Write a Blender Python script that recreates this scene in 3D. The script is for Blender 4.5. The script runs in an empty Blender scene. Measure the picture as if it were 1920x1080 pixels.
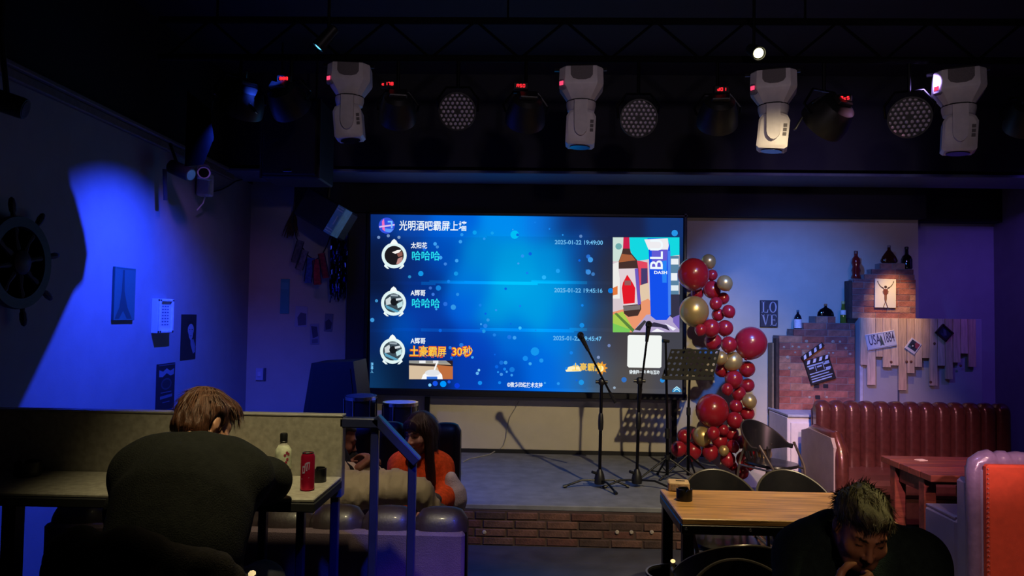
import bpy, bmesh, math, random
import numpy as np
from mathutils import Matrix, Vector
random.seed(7); np.random.seed(7)
PI = math.pi
SC = bpy.context.scene; COL = SC.collection

# ---------------------------------------------------------------- camera
F = 1400.0
CAM = np.array([0.0, 0.0, 1.70])
def _basis():
    yw = np.array([40 / F, -55 / F, -1.0]); yw /= np.linalg.norm(yw)
    r = 0.0145
    xw = np.array([math.cos(r), -math.sin(r), 0.0]); xw -= yw * xw.dot(yw); xw /= np.linalg.norm(xw)
    zw = np.cross(xw, yw)
    return np.array([xw, yw, zw])          # rows: world axes seen in camera space; as a matrix: camera -> world
ROT = _basis()
cam = bpy.data.objects.new('camera', bpy.data.cameras.new('camera')); COL.objects.link(cam)
cam.data.sensor_width = 36; cam.data.lens = 36 * F / 1920; cam.data.clip_start = 0.05; cam.data.clip_end = 60
mw = Matrix([list(r) for r in ROT]).to_4x4(); mw.translation = Vector(CAM); cam.matrix_world = mw
SC.camera = cam

def W(px, py, y=None, z=None, x=None):
    """World point on the sight line of a photo pixel, on the plane y=, z= or x=."""
    d = ROT @ np.array([(px - 960) / F, -(py - 540) / F, -1.0])
    t = (y - CAM[1]) / d[1] if y is not None else ((z - CAM[2]) / d[2] if z is not None else (x - CAM[0]) / d[0])
    return CAM + d * t

# ---------------------------------------------------------------- world, exposure, lamps of the room and added fill spots
wd = bpy.data.worlds.new('world'); SC.world = wd; wd.use_nodes = True
wd.node_tree.nodes['Background'].inputs[0].default_value = (0.30, 0.28, 0.42, 1)
wd.node_tree.nodes['Background'].inputs[1].default_value = 0.012
vs = SC.view_settings; vs.view_transform = 'Standard'; vs.look = 'None'; vs.exposure = 0.0; vs.gamma = 1.0; vs.use_curve_mapping = False

def lamp(name, loc, target, color, watts, deg, blend=0.5, radius=0.05):
    l = bpy.data.lights.new(name, 'SPOT'); l.color = color; l.energy = watts
    l.spot_size = math.radians(deg); l.spot_blend = blend; l.shadow_soft_size = radius
    o = bpy.data.objects.new(name, l); COL.objects.link(o); o.location = loc
    o.rotation_euler = (Vector(target) - Vector(loc)).to_track_quat('-Z', 'Y').to_euler()
    return o
BLUE_LAMP = W(450, 200, y=5.0) + (-0.03, 0.03, -0.05)          # just in front of the blue par light's face
lamp('warm_stage_spot', (1.95, 2.75, 3.45), (1.05, 6.9, 0.25), (1.0, 0.80, 0.46), 560, 56, 0.7, 0.03)
lamp('warm_table_spot', (1.30, 3.45, 3.60), (1.18, 3.70, 0.75), (1.0, 0.76, 0.36), 300, 54, 1.0, 0.04)
lamp('hair_fill_spot', (1.75, 1.90, 3.20), (1.00, 2.19, 1.15), (1.0, 0.88, 0.34), 150, 7, 0.9, 0.03)  # added narrow spot, lights only the seated man's hair
lamp('face_fill_spot', (0.95, 0.25, 2.20), (0.99, 2.12, 1.00), (1.0, 0.66, 0.44), 24, 18, 0.9, 0.05)  # added spot near the camera to brighten the bowed face
lamp('blue_wall_spot', BLUE_LAMP, (-2.99, 5.60, -0.30), (0.02, 0.055, 1.0), 600, 114, 1.0, 0.004)
lamp('blue_ceiling_spot', W(597, 88, y=4.7) + (-0.03, 0.0, -0.03), W(462, 188, y=4.93), (0.03, 0.10, 1.0), 190, 15, 0.8, 0.01)
lamp('warm_counter_spot', (-0.60, 2.00, 3.45), (-0.75, 2.62, 1.1), (1.0, 0.86, 0.48), 205, 46, 0.9, 0.04)
lamp('warm_booth_spot', (-0.45, 3.70, 3.45), (-0.72, 4.15, 0.80), (1.0, 0.72, 0.55), 95, 28, 0.9, 0.05)
lamp('pink_booth_spot', (2.05, 4.50, 3.40), (2.80, 6.20, 0.55), (1.0, 0.42, 0.56), 150, 52, 0.8, 0.03)
lamp('front_pink_spot', (1.55, 0.30, 2.65), (2.95, 6.70, 0.62), (1.0, 0.50, 0.60), 900, 19, 0.9, 0.05)
lamp('violet_seat_fill', (1.20, 3.60, 3.30), (2.60, 4.50, 0.50), (0.55, 0.42, 1.0), 45, 36, 0.9, 0.05)  # added to lighten the orange sofa's seat
lamp('violet_corner_fill', (-2.35, 5.20, 3.10), (-2.97, 6.95, 1.80), (0.42, 0.20, 1.0), 20, 56, 1.0, 0.04)  # added violet fill for the security camera and the wall corner
lamp('blue_backwall_spot', (1.90, 5.30, 3.00), (2.62, 7.75, 1.50), (0.04, 0.20, 1.0), 380, 60, 1.0, 0.04)
lamp('violet_wall_fill', (2.60, 4.90, 3.30), (3.10, 7.75, 2.30), (0.45, 0.32, 1.0), 50, 84, 1.0, 0.04)  # broad spot added as violet ambient on the back wall
lamp('violet_rightwall_spot', (4.70, 5.90, 3.25), (5.10, 8.2, 1.45), (0.18, 0.08, 1.0), 100, 74, 0.9, 0.04)
lamp('blue_floor_spot', (-0.2, 4.2, 3.6), (0.3, 5.6, 0.0), (0.10, 0.22, 1.0), 60, 50, 1.0, 0.05)
lamp('picture_light', (3.50, 6.80, 2.80), (3.55, 7.50, 1.72), (1.0, 0.60, 0.20), 95, 34, 0.9, 0.02)
lamp('violet_booth_spot', (1.45, 0.90, 3.30), (-0.42, 3.02, 0.25), (0.20, 0.045, 1.0), 480, 14, 0.8, 0.04)
lamp('blue_rail_spot', (0.75, 1.75, 3.30), (-0.46, 2.83, 0.80), (0.01, 0.05, 1.0), 420, 16, 0.8, 0.03)
lamp('red_booth_spot', (2.55, 1.70, 3.30), (2.75, 4.50, 0.65), (1.0, 0.54, 0.50), 190, 44, 0.8, 0.05)
lamp('truss_fill_spot', (0.60, 0.10, 2.75), (0.75, 5.0, 3.45), (1.0, 0.80, 0.92), 76, 60, 0.6, 0.10)  # added camera-side fill for the fixtures on the truss
lamp('blue_stage_spot', (-1.95, 4.95, 3.20), (-2.10, 7.75, 1.25), (0.15, 0.32, 1.0), 95, 62, 0.9, 0.05)
lamp('blue_deck_spot', (-0.20, 5.45, 3.70), (-0.25, 6.55, 0.30), (0.08, 0.26, 1.0), 80, 46, 0.9, 0.05)

# ---------------------------------------------------------------- materials
def lin(c):
    return tuple((v / 255 / 12.92) if v / 255 <= 0.04045 else ((v / 255 + 0.055) / 1.055) ** 2.4 for v in c)
MATS = {}
def M(name, rgb, rough=0.6, metal=0.0, var=0.15, scale=25.0, bump=0.0, bscale=80.0, coat=0.0, trans=0.0, sheen=0.0, stretch=None, spec=0.5):
    if name in MATS: return MATS[name]
    m = bpy.data.materials.new(name); m.use_nodes = True; MATS[name] = m
    nt = m.node_tree; b = nt.nodes['Principled BSDF']; c = lin(rgb)
    tc = nt.nodes.new('ShaderNodeTexCoord'); src = tc.outputs['Object']
    if stretch:
        mp = nt.nodes.new('ShaderNodeMapping'); mp.inputs['Scale'].default_value = stretch
        nt.links.new(src, mp.inputs[0]); src = mp.outputs[0]
    nz = nt.nodes.new('ShaderNodeTexNoise'); nz.inputs['Scale'].default_value = scale; nz.inputs['Detail'].default_value = 5
    nt.links.new(src, nz.inputs['Vector'])
    rp = nt.nodes.new('ShaderNodeValToRGB')
    rp.color_ramp.elements[0].position = 0.3; rp.color_ramp.elements[1].position = 0.7
    rp.color_ramp.elements[0].color = tuple(max(0, v * (1 - var)) for v in c) + (1,)
    rp.color_ramp.elements[1].color = tuple(min(1, v * (1 + var)) for v in c) + (1,)
    nt.links.new(nz.outputs[0], rp.inputs[0]); nt.links.new(rp.outputs[0], b.inputs['Base Color'])
    b.inputs['Roughness'].default_value = rough; b.inputs['Metallic'].default_value = metal
    b.inputs['Specular IOR Level'].default_value = spec
    if coat: b.inputs['Coat Weight'].default_value = coat; b.inputs['Coat Roughness'].default_value = 0.12
    if trans: b.inputs['Transmission Weight'].default_value = trans
    if sheen: b.inputs['Sheen Weight'].default_value = sheen
    if bump:
        n2 = nt.nodes.new('ShaderNodeTexNoise'); n2.inputs['Scale'].default_value = bscale; n2.inputs['Detail'].default_value = 4
        nt.links.new(src, n2.inputs['Vector'])
        bp = nt.nodes.new('ShaderNodeBump'); bp.inputs['Strength'].default_value = bump; bp.inputs['Distance'].default_value = 0.01
        nt.links.new(n2.outputs[0], bp.inputs['Height']); nt.links.new(bp.outputs[0], b.inputs['Normal'])
    return m
def E(name, rgb, k=1.0):
    if name in MATS: return MATS[name]
    m = bpy.data.materials.new(name); m.use_nodes = True; MATS[name] = m
    nt = m.node_tree; nt.nodes.remove(nt.nodes['Principled BSDF'])
    e = nt.nodes.new('ShaderNodeEmission'); e.inputs[0].default_value = lin(rgb) + (1,); e.inputs[1].default_value = k
    nt.links.new(e.outputs[0], nt.nodes['Material Output'].inputs[0]); return m
def VC(name, emit, k=1.0, rough=0.5):
    """Print (or lit screen image) whose colours sit on the faces as an attribute."""
    if name in MATS: return MATS[name]
    m = bpy.data.materials.new(name); m.use_nodes = True; MATS[name] = m
    nt = m.node_tree; a = nt.nodes.new('ShaderNodeAttribute'); a.attribute_name = 'Col'
    if emit:
        nt.nodes.remove(nt.nodes['Principled BSDF']); e = nt.nodes.new('ShaderNodeEmission'); e.inputs[1].default_value = k
        nt.links.new(a.outputs[0], e.inputs[0]); nt.links.new(e.outputs[0], nt.nodes['Material Output'].inputs[0])
    else:
        b = nt.nodes['Principled BSDF']; b.inputs['Roughness'].default_value = rough
        nz = nt.nodes.new('ShaderNodeTexNoise'); nz.inputs['Scale'].default_value = 60
        mx = nt.nodes.new('ShaderNodeMix'); mx.data_type = 'RGBA'; mx.blend_type = 'MULTIPLY'; mx.inputs[0].default_value = 0.25
        nt.links.new(a.outputs[0], mx.inputs[6]); nt.links.new(nz.outputs[0], mx.inputs[7]); nt.links.new(mx.outputs[2], b.inputs['Base Color'])
    return m

# ---------------------------------------------------------------- mesh builder
class MB:
    def __init__(s): s.v = []; s.f = []; s.c = []
    def add(s, vs, fs, col=None):
        o = len(s.v); s.v += [tuple(map(float, p)) for p in vs]; s.f += [tuple(i + o for i in f) for f in fs]
        s.c += [col] * len(fs); return s
    def box(s, c, d, R=None, bev=0.0, col=None):
        h = [x / 2 for x in d]; c = np.array(c, float); vs = []; fs = []
        if bev <= 0:
            for sx in (-1, 1):
                for sy in (-1, 1):
                    for sz in (-1, 1): vs.append((sx * h[0], sy * h[1], sz * h[2]))
            fs = [(0, 1, 3, 2), (4, 6, 7, 5), (0, 4, 5, 1), (2, 3, 7, 6), (0, 2, 6, 4), (1, 5, 7, 3)]
        else:
            bev = min(bev, min(h) * 0.95); idx = {}
            for sx in (-1, 1):
                for sy in (-1, 1):
                    for sz in (-1, 1):
                        sg = (sx, sy, sz)
                        for a in range(3):
                            idx[sg, a] = len(vs); vs.append(tuple(sg[k] * (h[k] if k == a else h[k] - bev) for k in range(3)))
            for a in range(3):
                b, e = (a + 1) % 3, (a + 2) % 3
                for sa in (-1, 1):
                    q = []
                    for sb, se in ((-1, -1), (1, -1), (1, 1), (-1, 1)):
                        sg = [0, 0, 0]; sg[a] = sa; sg[b] = sb; sg[e] = se; q.append(idx[tuple(sg), a])
                    fs.append(tuple(q))
                for sb in (-1, 1):
                    for se in (-1, 1):
                        s0 = [0, 0, 0]; s0[a] = -1; s0[b] = sb; s0[e] = se; s1 = list(s0); s1[a] = 1
                        fs.append((idx[tuple(s0), b], idx[tuple(s0), e], idx[tuple(s1), e], idx[tuple(s1), b]))
            for sx in (-1, 1):
                for sy in (-1, 1):
                    for sz in (-1, 1): fs.append(tuple(idx[(sx, sy, sz), a] for a in range(3)))
        vs = np.array(vs)
        if R is not None: vs = vs @ np.array(R).T
        return s.add(vs + c, fs, col)
    def cyl(s, a, b, ra, rb=None, n=12, caps=True, col=None):
        rb = ra if rb is None else rb; a = np.array(a, float); b = np.array(b, float); d = b - a; d /= max(np.linalg.norm(d), 1e-9)
        u = np.cross(d, (0, 0, 1) if abs(d[2]) < 0.9 else (1, 0, 0)); u /= np.linalg.norm(u); w = np.cross(d, u)
        A = [i * 2 * PI / n for i in range(n)]
        vs = [a + ra * (u * math.cos(t) + w * math.sin(t)) for t in A] + [b + rb * (u * math.cos(t) + w * math.sin(t)) for t in A]
        fs = [(i, (i + 1) % n, n + (i + 1) % n, n + i) for i in range(n)]
        if caps: fs += [tuple(range(n)), tuple(range(n, 2 * n))]
        return s.add(vs, fs, col)
    def tube(s, path, r, n=8, col=None):
        P = [np.array(p, float) for p in path]; m = len(P); rs = r if isinstance(r, (list, tuple)) else [r] * m
        vs = []; fs = []; u = None
        for i in range(m):
            d = P[min(i + 1, m - 1)] - P[max(i - 1, 0)]; d /= max(np.linalg.norm(d), 1e-9)
            if u is None: u = np.cross(d, (0, 0, 1) if abs(d[2]) < 0.9 else (1, 0, 0))
            u = u - d * u.dot(d); u /= np.linalg.norm(u); w = np.cross(d, u)
            vs += [P[i] + rs[i] * (u * math.cos(t * 2 * PI / n) + w * math.sin(t * 2 * PI / n)) for t in range(n)]
        for i in range(m - 1):
            fs += [(i * n + k, i * n + (k + 1) % n, (i + 1) * n + (k + 1) % n, (i + 1) * n + k) for k in range(n)]
        fs += [tuple(range(n)), tuple(range((m - 1) * n, m * n))]
        return s.add(vs, fs, col)
    def lathe(s, prof, c=(0, 0, 0), n=20, R=None, col=None):
        vs = []; fs = []; m = len(prof)
        for r, z in prof: vs += [(max(r, 1e-5) * math.cos(t * 2 * PI / n), max(r, 1e-5) * math.sin(t * 2 * PI / n), z) for t in range(n)]
        for i in range(m - 1): fs += [(i * n + k, i * n + (k + 1) % n, (i + 1) * n + (k + 1) % n, (i + 1) * n + k) for k in range(n)]
        if prof[0][0] > 1e-4: fs.append(tuple(range(n)))
        if prof[-1][0] > 1e-4: fs.append(tuple(range((m - 1) * n, m * n)))
        vs = np.array(vs)
        if R is not None: vs = vs @ np.array(R).T
        return s.add(vs + np.array(c, float), fs, col)
    def sph(s, c, r, n=16, m=10, R=None, col=None):
        r = (r, r, r) if not isinstance(r, (tuple, list)) else r
        vs = [(0, 0, -r[2])]; fs = []
        for i in range(1, m):
            a = -PI / 2 + PI * i / m
            vs += [(r[0] * math.cos(a) * math.cos(t * 2 * PI / n), r[1] * math.cos(a) * math.sin(t * 2 * PI / n), r[2] * math.sin(a)) for t in range(n)]
        vs.append((0, 0, r[2]))
        for k in range(n):
            fs.append((0, 1 + (k + 1) % n, 1 + k)); fs.append((len(vs) - 1, 1 + (m - 2) * n + k, 1 + (m - 2) * n + (k + 1) % n))
        for i in range(m - 2):
            fs += [(1 + i * n + k, 1 + i * n + (k + 1) % n, 1 + (i + 1) * n + (k + 1) % n, 1 + (i + 1) * n + k) for k in range(n)]
        vs = np.array(vs)
        if R is not None: vs = vs @ np.array(R).T
        return s.add(vs + np.array(c, float), fs, col)
    def prism(s, pts, off, col=None):
        """Polygon of 3D points swept along off."""
        n = len(pts); off = np.array(off, float); A = [np.array(p, float) for p in pts]
        return s.add(A + [p + off for p in A], [tuple(range(n)), tuple(range(n, 2 * n))] + [(i, (i + 1) % n, n + (i + 1) % n, n + i) for i in range(n)], col)
    def poly(s, pts, col=None): return s.add(pts, [tuple(range(len(pts)))], col)
    def grid(s, fn, nu, nv, col=None, closed=False):
        vs = [fn(i / (nu), j / (nv)) for j in range(nv + 1) for i in range(nu + 1)]
        return s.add(vs, [(j * (nu + 1) + i, j * (nu + 1) + i + 1, (j + 1) * (nu + 1) + i + 1, (j + 1) * (nu + 1) + i) for j in range(nv) for i in range(nu)], col)
    def mesh(s, name, off=(0, 0, 0), sharp=35, fix=True):
        me = bpy.data.meshes.new(name); o = np.array(off, float)
        me.from_pydata([tuple(np.array(p) - o) for p in s.v], [], s.f)
        if any(c is not None for c in s.c):
            at = me.color_attributes.new('Col', 'FLOAT_COLOR', 'CORNER'); buf = []
            for f, c in zip(s.f, s.c): buf += (lin(c or (255, 255, 255)) + (1.0,)) * len(f)
            at.data.foreach_set('color', buf)
        if fix:
            bm = bmesh.new(); bm.from_mesh(me); bmesh.ops.recalc_face_normals(bm, faces=bm.faces); bm.to_mesh(me); bm.free()
        me.shade_smooth(); me.set_sharp_from_angle(angle=math.radians(sharp)); return me

OFF = {}
def rotz(a): c, s = math.cos(a), math.sin(a); return np.array([[c, -s, 0], [s, c, 0], [0, 0, 1.0]])
def rotx(a): c, s = math.cos(a), math.sin(a); return np.array([[1.0, 0, 0], [0, c, -s], [0, s, c]])
def roty(a): c, s = math.cos(a), math.sin(a); return np.array([[c, 0, s], [0, 1.0, 0], [-s, 0, c]])
def tag(o, label=None, cat=None, group=None, kind=None):
    if label: o['label'] = label
    if cat: o['category'] = cat
    if group: o['group'] = group
    if kind: o['kind'] = kind
    return o
def thing(name, label, cat, loc=(0, 0, 0), group=None, local=False):
    o = bpy.data.objects.new(name, None); COL.objects.link(o); o.location = tuple(map(float, loc)); o.empty_display_size = 0.1
    OFF[o.name] = np.zeros(3) if local else np.array(loc, float); return tag(o, label, cat, group)     # local: its parts are given in the thing's own axes
def part(name, mb, m, parent, sharp=35, label=None, kind=None, fix=True):
    off = OFF[parent.name]
    me = mb if isinstance(mb, bpy.types.Mesh) else mb.mesh(name, off, sharp, fix)
    if not me.materials: me.materials.append(m)
    o = bpy.data.objects.new(name, me); COL.objects.link(o); o.parent = parent; OFF[o.name] = off
    return tag(o, label, None, None, kind)
def solo(name, mb, m, label, cat, group=None, kind=None, sharp=35, fix=True):
    v = np.array(mb.v); off = np.array([(v[:, 0].min() + v[:, 0].max()) / 2, (v[:, 1].min() + v[:, 1].max()) / 2, v[:, 2].min()])
    me = mb.mesh(name, off, sharp, fix); me.materials.append(m)
    o = bpy.data.objects.new(name, me); COL.objects.link(o); o.location = off; OFF[o.name] = off
    return tag(o, label, cat, group, kind)
def struct(name, mb, m, sharp=35):
    me = mb.mesh(name, (0, 0, 0), sharp); me.materials.append(m)
    o = bpy.data.objects.new(name, me); COL.objects.link(o); OFF[o.name] = np.zeros(3); o['kind'] = 'structure'; return o
def dup(root, loc, rz=0.0, label=None):
    r = root.copy(); COL.objects.link(r); r.location = tuple(map(float, loc)); r.rotation_euler = (0, 0, rz); OFF[r.name] = np.array(loc, float)
    if label: r['label'] = label
    for ch in list(root.children):
        c = ch.copy(); COL.objects.link(c); c.parent = r; OFF[c.name] = OFF[r.name]
        for g in list(ch.children):
            d = g.copy(); COL.objects.link(d); d.parent = c
    return r
def text(name, body, p, size, m, parent, rot=(PI / 2, 0, 0), bold=0.0, align='LEFT', ext=0.0, sx=1.0, valign='BOTTOM'):
    """Flat lettering, its lower left corner (or centre) at world point p."""
    cu = bpy.data.curves.new(name, 'FONT'); cu.body = body; cu.size = size; cu.offset = bold; cu.align_x = align; cu.align_y = valign
    cu.extrude = ext; cu.resolution_u = 3; cu.materials.append(m)
    tmp = bpy.data.objects.new(name, cu); COL.objects.link(tmp); dg = bpy.context.evaluated_depsgraph_get()
    me = bpy.data.meshes.new_from_object(tmp.evaluated_get(dg)); bpy.data.objects.remove(tmp); bpy.data.curves.remove(cu)
    o = bpy.data.objects.new(name, me); COL.objects.link(o); o.rotation_euler = rot; o.scale = (sx, 1, 1); me.name = name
    if not me.materials: me.materials.append(m)
    o.parent = parent; o.location = tuple(np.array(p, float) - OFF[parent.name]); OFF[o.name] = OFF[parent.name]; return o
def ordinal(i):
    return ['first', 'second', 'third', 'fourth', 'fifth', 'sixth', 'seventh', 'eighth', 'ninth', 'tenth', 'eleventh', 'twelfth', 'thirteenth', 'fourteenth', 'fifteenth',
            'sixteenth', 'seventeenth', 'eighteenth', 'nineteenth', 'twentieth', 'twenty-first', 'twenty-second', 'twenty-third', 'twenty-fourth', 'twenty-fifth',
            'twenty-sixth', 'twenty-seventh', 'twenty-eighth', 'twenty-ninth', 'thirtieth', 'thirty-first', 'thirty-second', 'thirty-third', 'thirty-fourth',
            'thirty-fifth', 'thirty-sixth', 'thirty-seventh', 'thirty-eighth', 'thirty-ninth', 'fortieth'][i]

# common materials
BLACK = M('black_plastic', (22, 22, 25), 0.45, var=0.2)
MATTE = M('matte_black', (16, 16, 18), 0.8, var=0.2)
STEEL = M('black_steel', (20, 20, 24), 0.35, 0.6, var=0.2)
CHROME = M('chrome', (200, 200, 205), 0.2, 1.0, var=0.05)
WHITEPL = M('white_plastic', (215, 208, 212), 0.45, var=0.06)
WALLP = M('wall_paint', (150, 150, 152), 0.75, var=0.05, scale=6, bump=0.08, bscale=120)
WALLB = M('wall_paint_beige', (186, 178, 160), 0.75, var=0.05, scale=6, bump=0.08, bscale=120)
BLKPAINT = M('black_paint', (20, 19, 24), 0.85, var=0.15, scale=6, bump=0.1, bscale=50)
# ================================================================ the room
YB, XL, XR = 7.75, -2.99, 5.15          # back wall, left wall, right wall
ZS = 0.30                                # stage height
ZP = 0.34                                # raised floor of the bar counter (where the camera stands)
FLOOR = M('floor_screed', (58, 60, 70), 0.38, var=0.25, scale=5, bump=0.12, bscale=30)
CARPET = M('stage_carpet', (112, 114, 118), 0.85, var=0.18, scale=9, bump=0.25, bscale=220)
struct('floor', MB().box((1.1, 4.0, -0.05), (8.4, 10.4, 0.1)), FLOOR)
mb = MB(); mb.box((XL - 0.1, 4.0, 1.53), (0.2, 10.4, 3.06))
wl = struct('wall_left', mb, WALLP)
struct('wall_left_upper', MB().box((XL - 0.09, 4.0, 3.55), (0.2, 10.4, 0.98)), BLKPAINT)
XJ = W(1722, 500, y=YB)[0]
struct('wall_back', MB().box(((XL + XJ) / 2, YB + 0.1, 2.0), (XJ - XL, 0.2, 4.0)), WALLB)
struct('wall_back_recess', MB().box(((XJ + XR) / 2 + 0.1, 8.6, 2.0), (XR - XJ + 0.2, 0.2, 4.0)).box((XJ - 0.1, 8.41, 2.0), (0.2, 0.9, 4.0)), WALLP)
struct('wall_right', MB().box((XR + 0.1, 4.0, 2.0), (0.2, 10.4, 4.0)), WALLP)
struct('ceiling', MB().box((1.1, 4.0, 4.05), (8.6, 10.4, 0.1)), BLKPAINT)
# moulding along the top of the left wall: two stepped fillets
struct('trim_1', MB().box((XL + 0.02, 3.6, 3.03), (0.04, 7.2, 0.06), bev=0.008).box((XL + 0.035, 3.6, 3.075), (0.07, 7.2, 0.03), bev=0.006),
       M('moulding_paint', (120, 112, 104), 0.6))
# header over the stage: black face, grey soffit lip with the screen's blue light in its colour, black valance on the back wall
zh = W(1000, 326, y=7.0)[2]
struct('beam', MB().box(((XL + XR) / 2, 7.28, (zh + 4.0) / 2 + 0.03), (XR - XL, 0.56, 4.0 - zh - 0.06)), M('header_black', (26, 26, 34), 0.7, var=0.1, scale=4))
struct('trim_2', MB().box(((XL + XR) / 2, 7.275, zh + 0.015), (XR - XL, 0.57, 0.03), bev=0.006), M('soffit_screen_tint', (96, 106, 128), 0.6, var=0.06))
zv = W(1000, 401, y=YB - 0.16)[2]
struct('wall_back_valance', MB().box(((W(560, 400, y=YB)[0] + XJ) / 2, YB - 0.08, (zv + zh) / 2 + 0.2), (XJ - W(560, 400, y=YB)[0], 0.16, zh - zv + 0.4)), BLKPAINT)
struct('wall_back_recess_valance', MB().box(((XJ + XR) / 2, 8.42, 3.2), (XR - XJ, 0.16, 2 * (3.2 - W(1790, 416, y=8.34)[2]))), BLKPAINT)
# dark panel left of the screen
xa, xb = W(648, 600, y=7.6)[0], W(700, 600, y=7.6)[0]
struct('wall_back_panel', MB().box(((xa + xb) / 2, 7.68, (ZS + zv) / 2), (xb - xa, 0.14, zv - ZS), bev=0.01), M('dark_panel', (34, 32, 44), 0.6))
# vertical batten and skirting of the stage wall
struct('baseboard_back', MB().box((-0.4, YB - 0.01, ZS + 0.02), (4.4, 0.02, 0.04)), BLACK)

# stage: carpeted slab with a brick front, every brick its own piece
XS = 1.785
stage = thing('stage', 'low grey carpeted stage platform with a dark brick front', 'stage', (-0.6, 6.65, 0))
stage['kind'] = 'structure'; del stage['category']
part('deck', MB().box(((XL + XS) / 2, 6.69, ZS - 0.02), (XS - XL, 2.12, 0.04), bev=0.006), CARPET, stage)
part('core', MB().box(((XL + XS) / 2, 6.686, (ZS - 0.04) / 2), (XS - XL - 0.03, 2.128, ZS - 0.04)), M('mortar_dark', (66, 50, 46), 0.9, bump=0.3), stage)
BRK = [M('brick_red_%s' % n, c, 0.85, var=0.35, scale=18, bump=0.5, bscale=70) for n, c in
       (('deep', (80, 48, 42)), ('brown', (84, 58, 50)), ('dark', (60, 42, 38)), ('worn', (92, 62, 52)))]
PALE = M('brick_pale', (150, 140, 128), 0.85, var=0.25, scale=30, bump=0.4)
def brickmesh(w, d, h, key, _c={}):
    if key not in _c:
        q = MB().box((0, 0, 0), (w, d, h), bev=0.005); _c[key] = []
        for m_ in BRK:
            me = q.mesh('brick'); me.materials.append(m_); _c[key].append(me)
    return random.choice(_c[key])
def brick(parent, c, me):
    o = bpy.data.objects.new('brick', me); COL.objects.link(o); o.parent = parent; o.location = tuple(np.array(c) - OFF[parent.name])
    o.rotation_euler = (random.uniform(-.012, .012), random.uniform(-.01, .01), random.uniform(-.012, .012)); return o
nx = 14; x0 = -1.55; bw = (XS - x0) / nx
for r in range(4):
    for k in range(nx):
        x = x0 + bw * (k + (0.5 if r % 2 == 0 else 0.25))
        if x + bw / 2 > XS + 0.01: continue
        brick(stage, (x, 5.64 + random.uniform(-.004, .004), 0.033 + r * 0.0625), brickmesh(bw - 0.012, 0.05, 0.053, 's'))
for px in (1157, 1184, 1222, 1254, 908):                 # pale plaster dabs on the bricks
    c = W(px, 998, y=5.612)
    part('plaster_dab', MB().lathe([(0.0, 0.006), (0.012, 0.005), (0.016, 0.0)], c, 10, rotx(PI / 2)), PALE, stage)

# raised floor under the counter, with its front riser
struct('floor_platform', MB().box((-1.55, 1.05, ZP / 2), (2.86, 3.9, ZP), bev=0.006), M('platform_boards', (44, 40, 40), 0.5, var=0.3, scale=8, stretch=(1, 12, 1), bump=0.1))

# ================================================================ the LED screen
YS = 7.56
scr = thing('led_screen', 'large blue LED wall screen showing chat messages and a bottle photo', 'screen', W(988, 740, y=YS + 0.06))
def S(px, py, lift=0.0): return W(px, py, y=YS - lift)
KEY = [(705,420,8,40,110),(760,410,10,70,170),(850,415,0,100,220),(950,415,0,140,240),(1020,415,10,120,230),(1060,420,15,40,100),(1150,420,25,35,75),(1270,415,20,50,110),
 (705,480,10,25,65),(760,500,12,45,120),(830,480,0,80,195),(900,480,0,140,225),(960,490,0,160,232),(1040,480,0,150,230),(1085,480,10,80,180),(1110,490,30,40,75),(1140,500,45,45,60),
 (705,530,8,20,55),(800,530,5,50,140),(880,530,0,130,230),(960,530,0,175,245),(1060,530,0,165,240),(1095,530,10,70,160),(1130,530,50,50,65),(1280,560,40,45,60),
 (705,580,12,40,100),(800,590,8,60,170),(870,570,0,100,230),(930,590,0,165,235),(1000,580,0,165,240),(1070,590,0,140,235),(1110,600,30,70,130),(1140,610,60,58,65),
 (705,640,10,35,90),(750,620,0,80,190),(820,640,5,50,150),(900,640,5,70,200),(960,630,0,110,225),(1060,640,0,130,240),(1110,650,60,80,120),(1160,640,75,68,70),(1280,650,70,70,80),
 (705,710,12,60,110),(740,700,8,25,55),(800,720,8,30,80),(880,700,5,60,180),(950,710,0,80,200),(1020,700,0,110,235),(1080,700,20,120,220),(1120,700,80,85,95),(1180,715,85,80,78),(1270,720,75,75,85)]
KEY = np.array(KEY, float)
def screen_rgb(X, Y):
    w = np.exp(-((X[:, None] - KEY[:, 0]) ** 2 + (Y[:, None] - KEY[:, 1]) ** 2) / (2 * 24.0 ** 2)) + 1e-7
    c = (w[:, :, None] * KEY[None, :, 2:]).sum(1) / w.sum(1)[:, None]
    row = ((Y > 444) & (Y < 528)) | ((Y > 533) & (Y < 616)) | ((Y > 622) & (Y < 728))
    c[row] *= 0.95
    for yy, k in ((530, 26), (619, 18)):
        c[(abs(Y - yy) < 3) & (X > 790) & (X < 1100)] += (0, k, k)
    return np.clip(c, 0, 255)
def corner(u, v):                                       # screen corners in the photograph
    a = np.array([695, 402.]) * (1 - u) + np.array([1281, 409.]) * u; b = np.array([693, 727.]) * (1 - u) + np.array([1279, 739.]) * u
    return a * (1 - v) + b * v
NU, NV = 196, 112
uv = np.array([corner(i / NU, j / NV) for j in range(NV + 1) for i in range(NU + 1)])
mb = MB(); mb.v = [tuple(S(*p)) for p in uv]
mb.f = [(j * (NU + 1) + i, j * (NU + 1) + i + 1, (j + 1) * (NU + 1) + i + 1, (j + 1) * (NU + 1) + i) for j in range(NV) for i in range(NU)]
cen = np.array([uv[list(f)].mean(0) for f in mb.f]); mb.c = [tuple(c) for c in screen_rgb(cen[:, 0], cen[:, 1])]
IMG = VC('screen_image', True)
part('display', mb, IMG, scr, fix=False)
mb = MB(); cs = [S(*corner(u, v)) for u, v in ((0, 0), (1, 0), (1, 1), (0, 1))]
cx = (cs[0] + cs[2]) / 2; sw = cs[1][0] - cs[0][0]; sh = cs[0][2] - cs[3][2]
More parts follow.
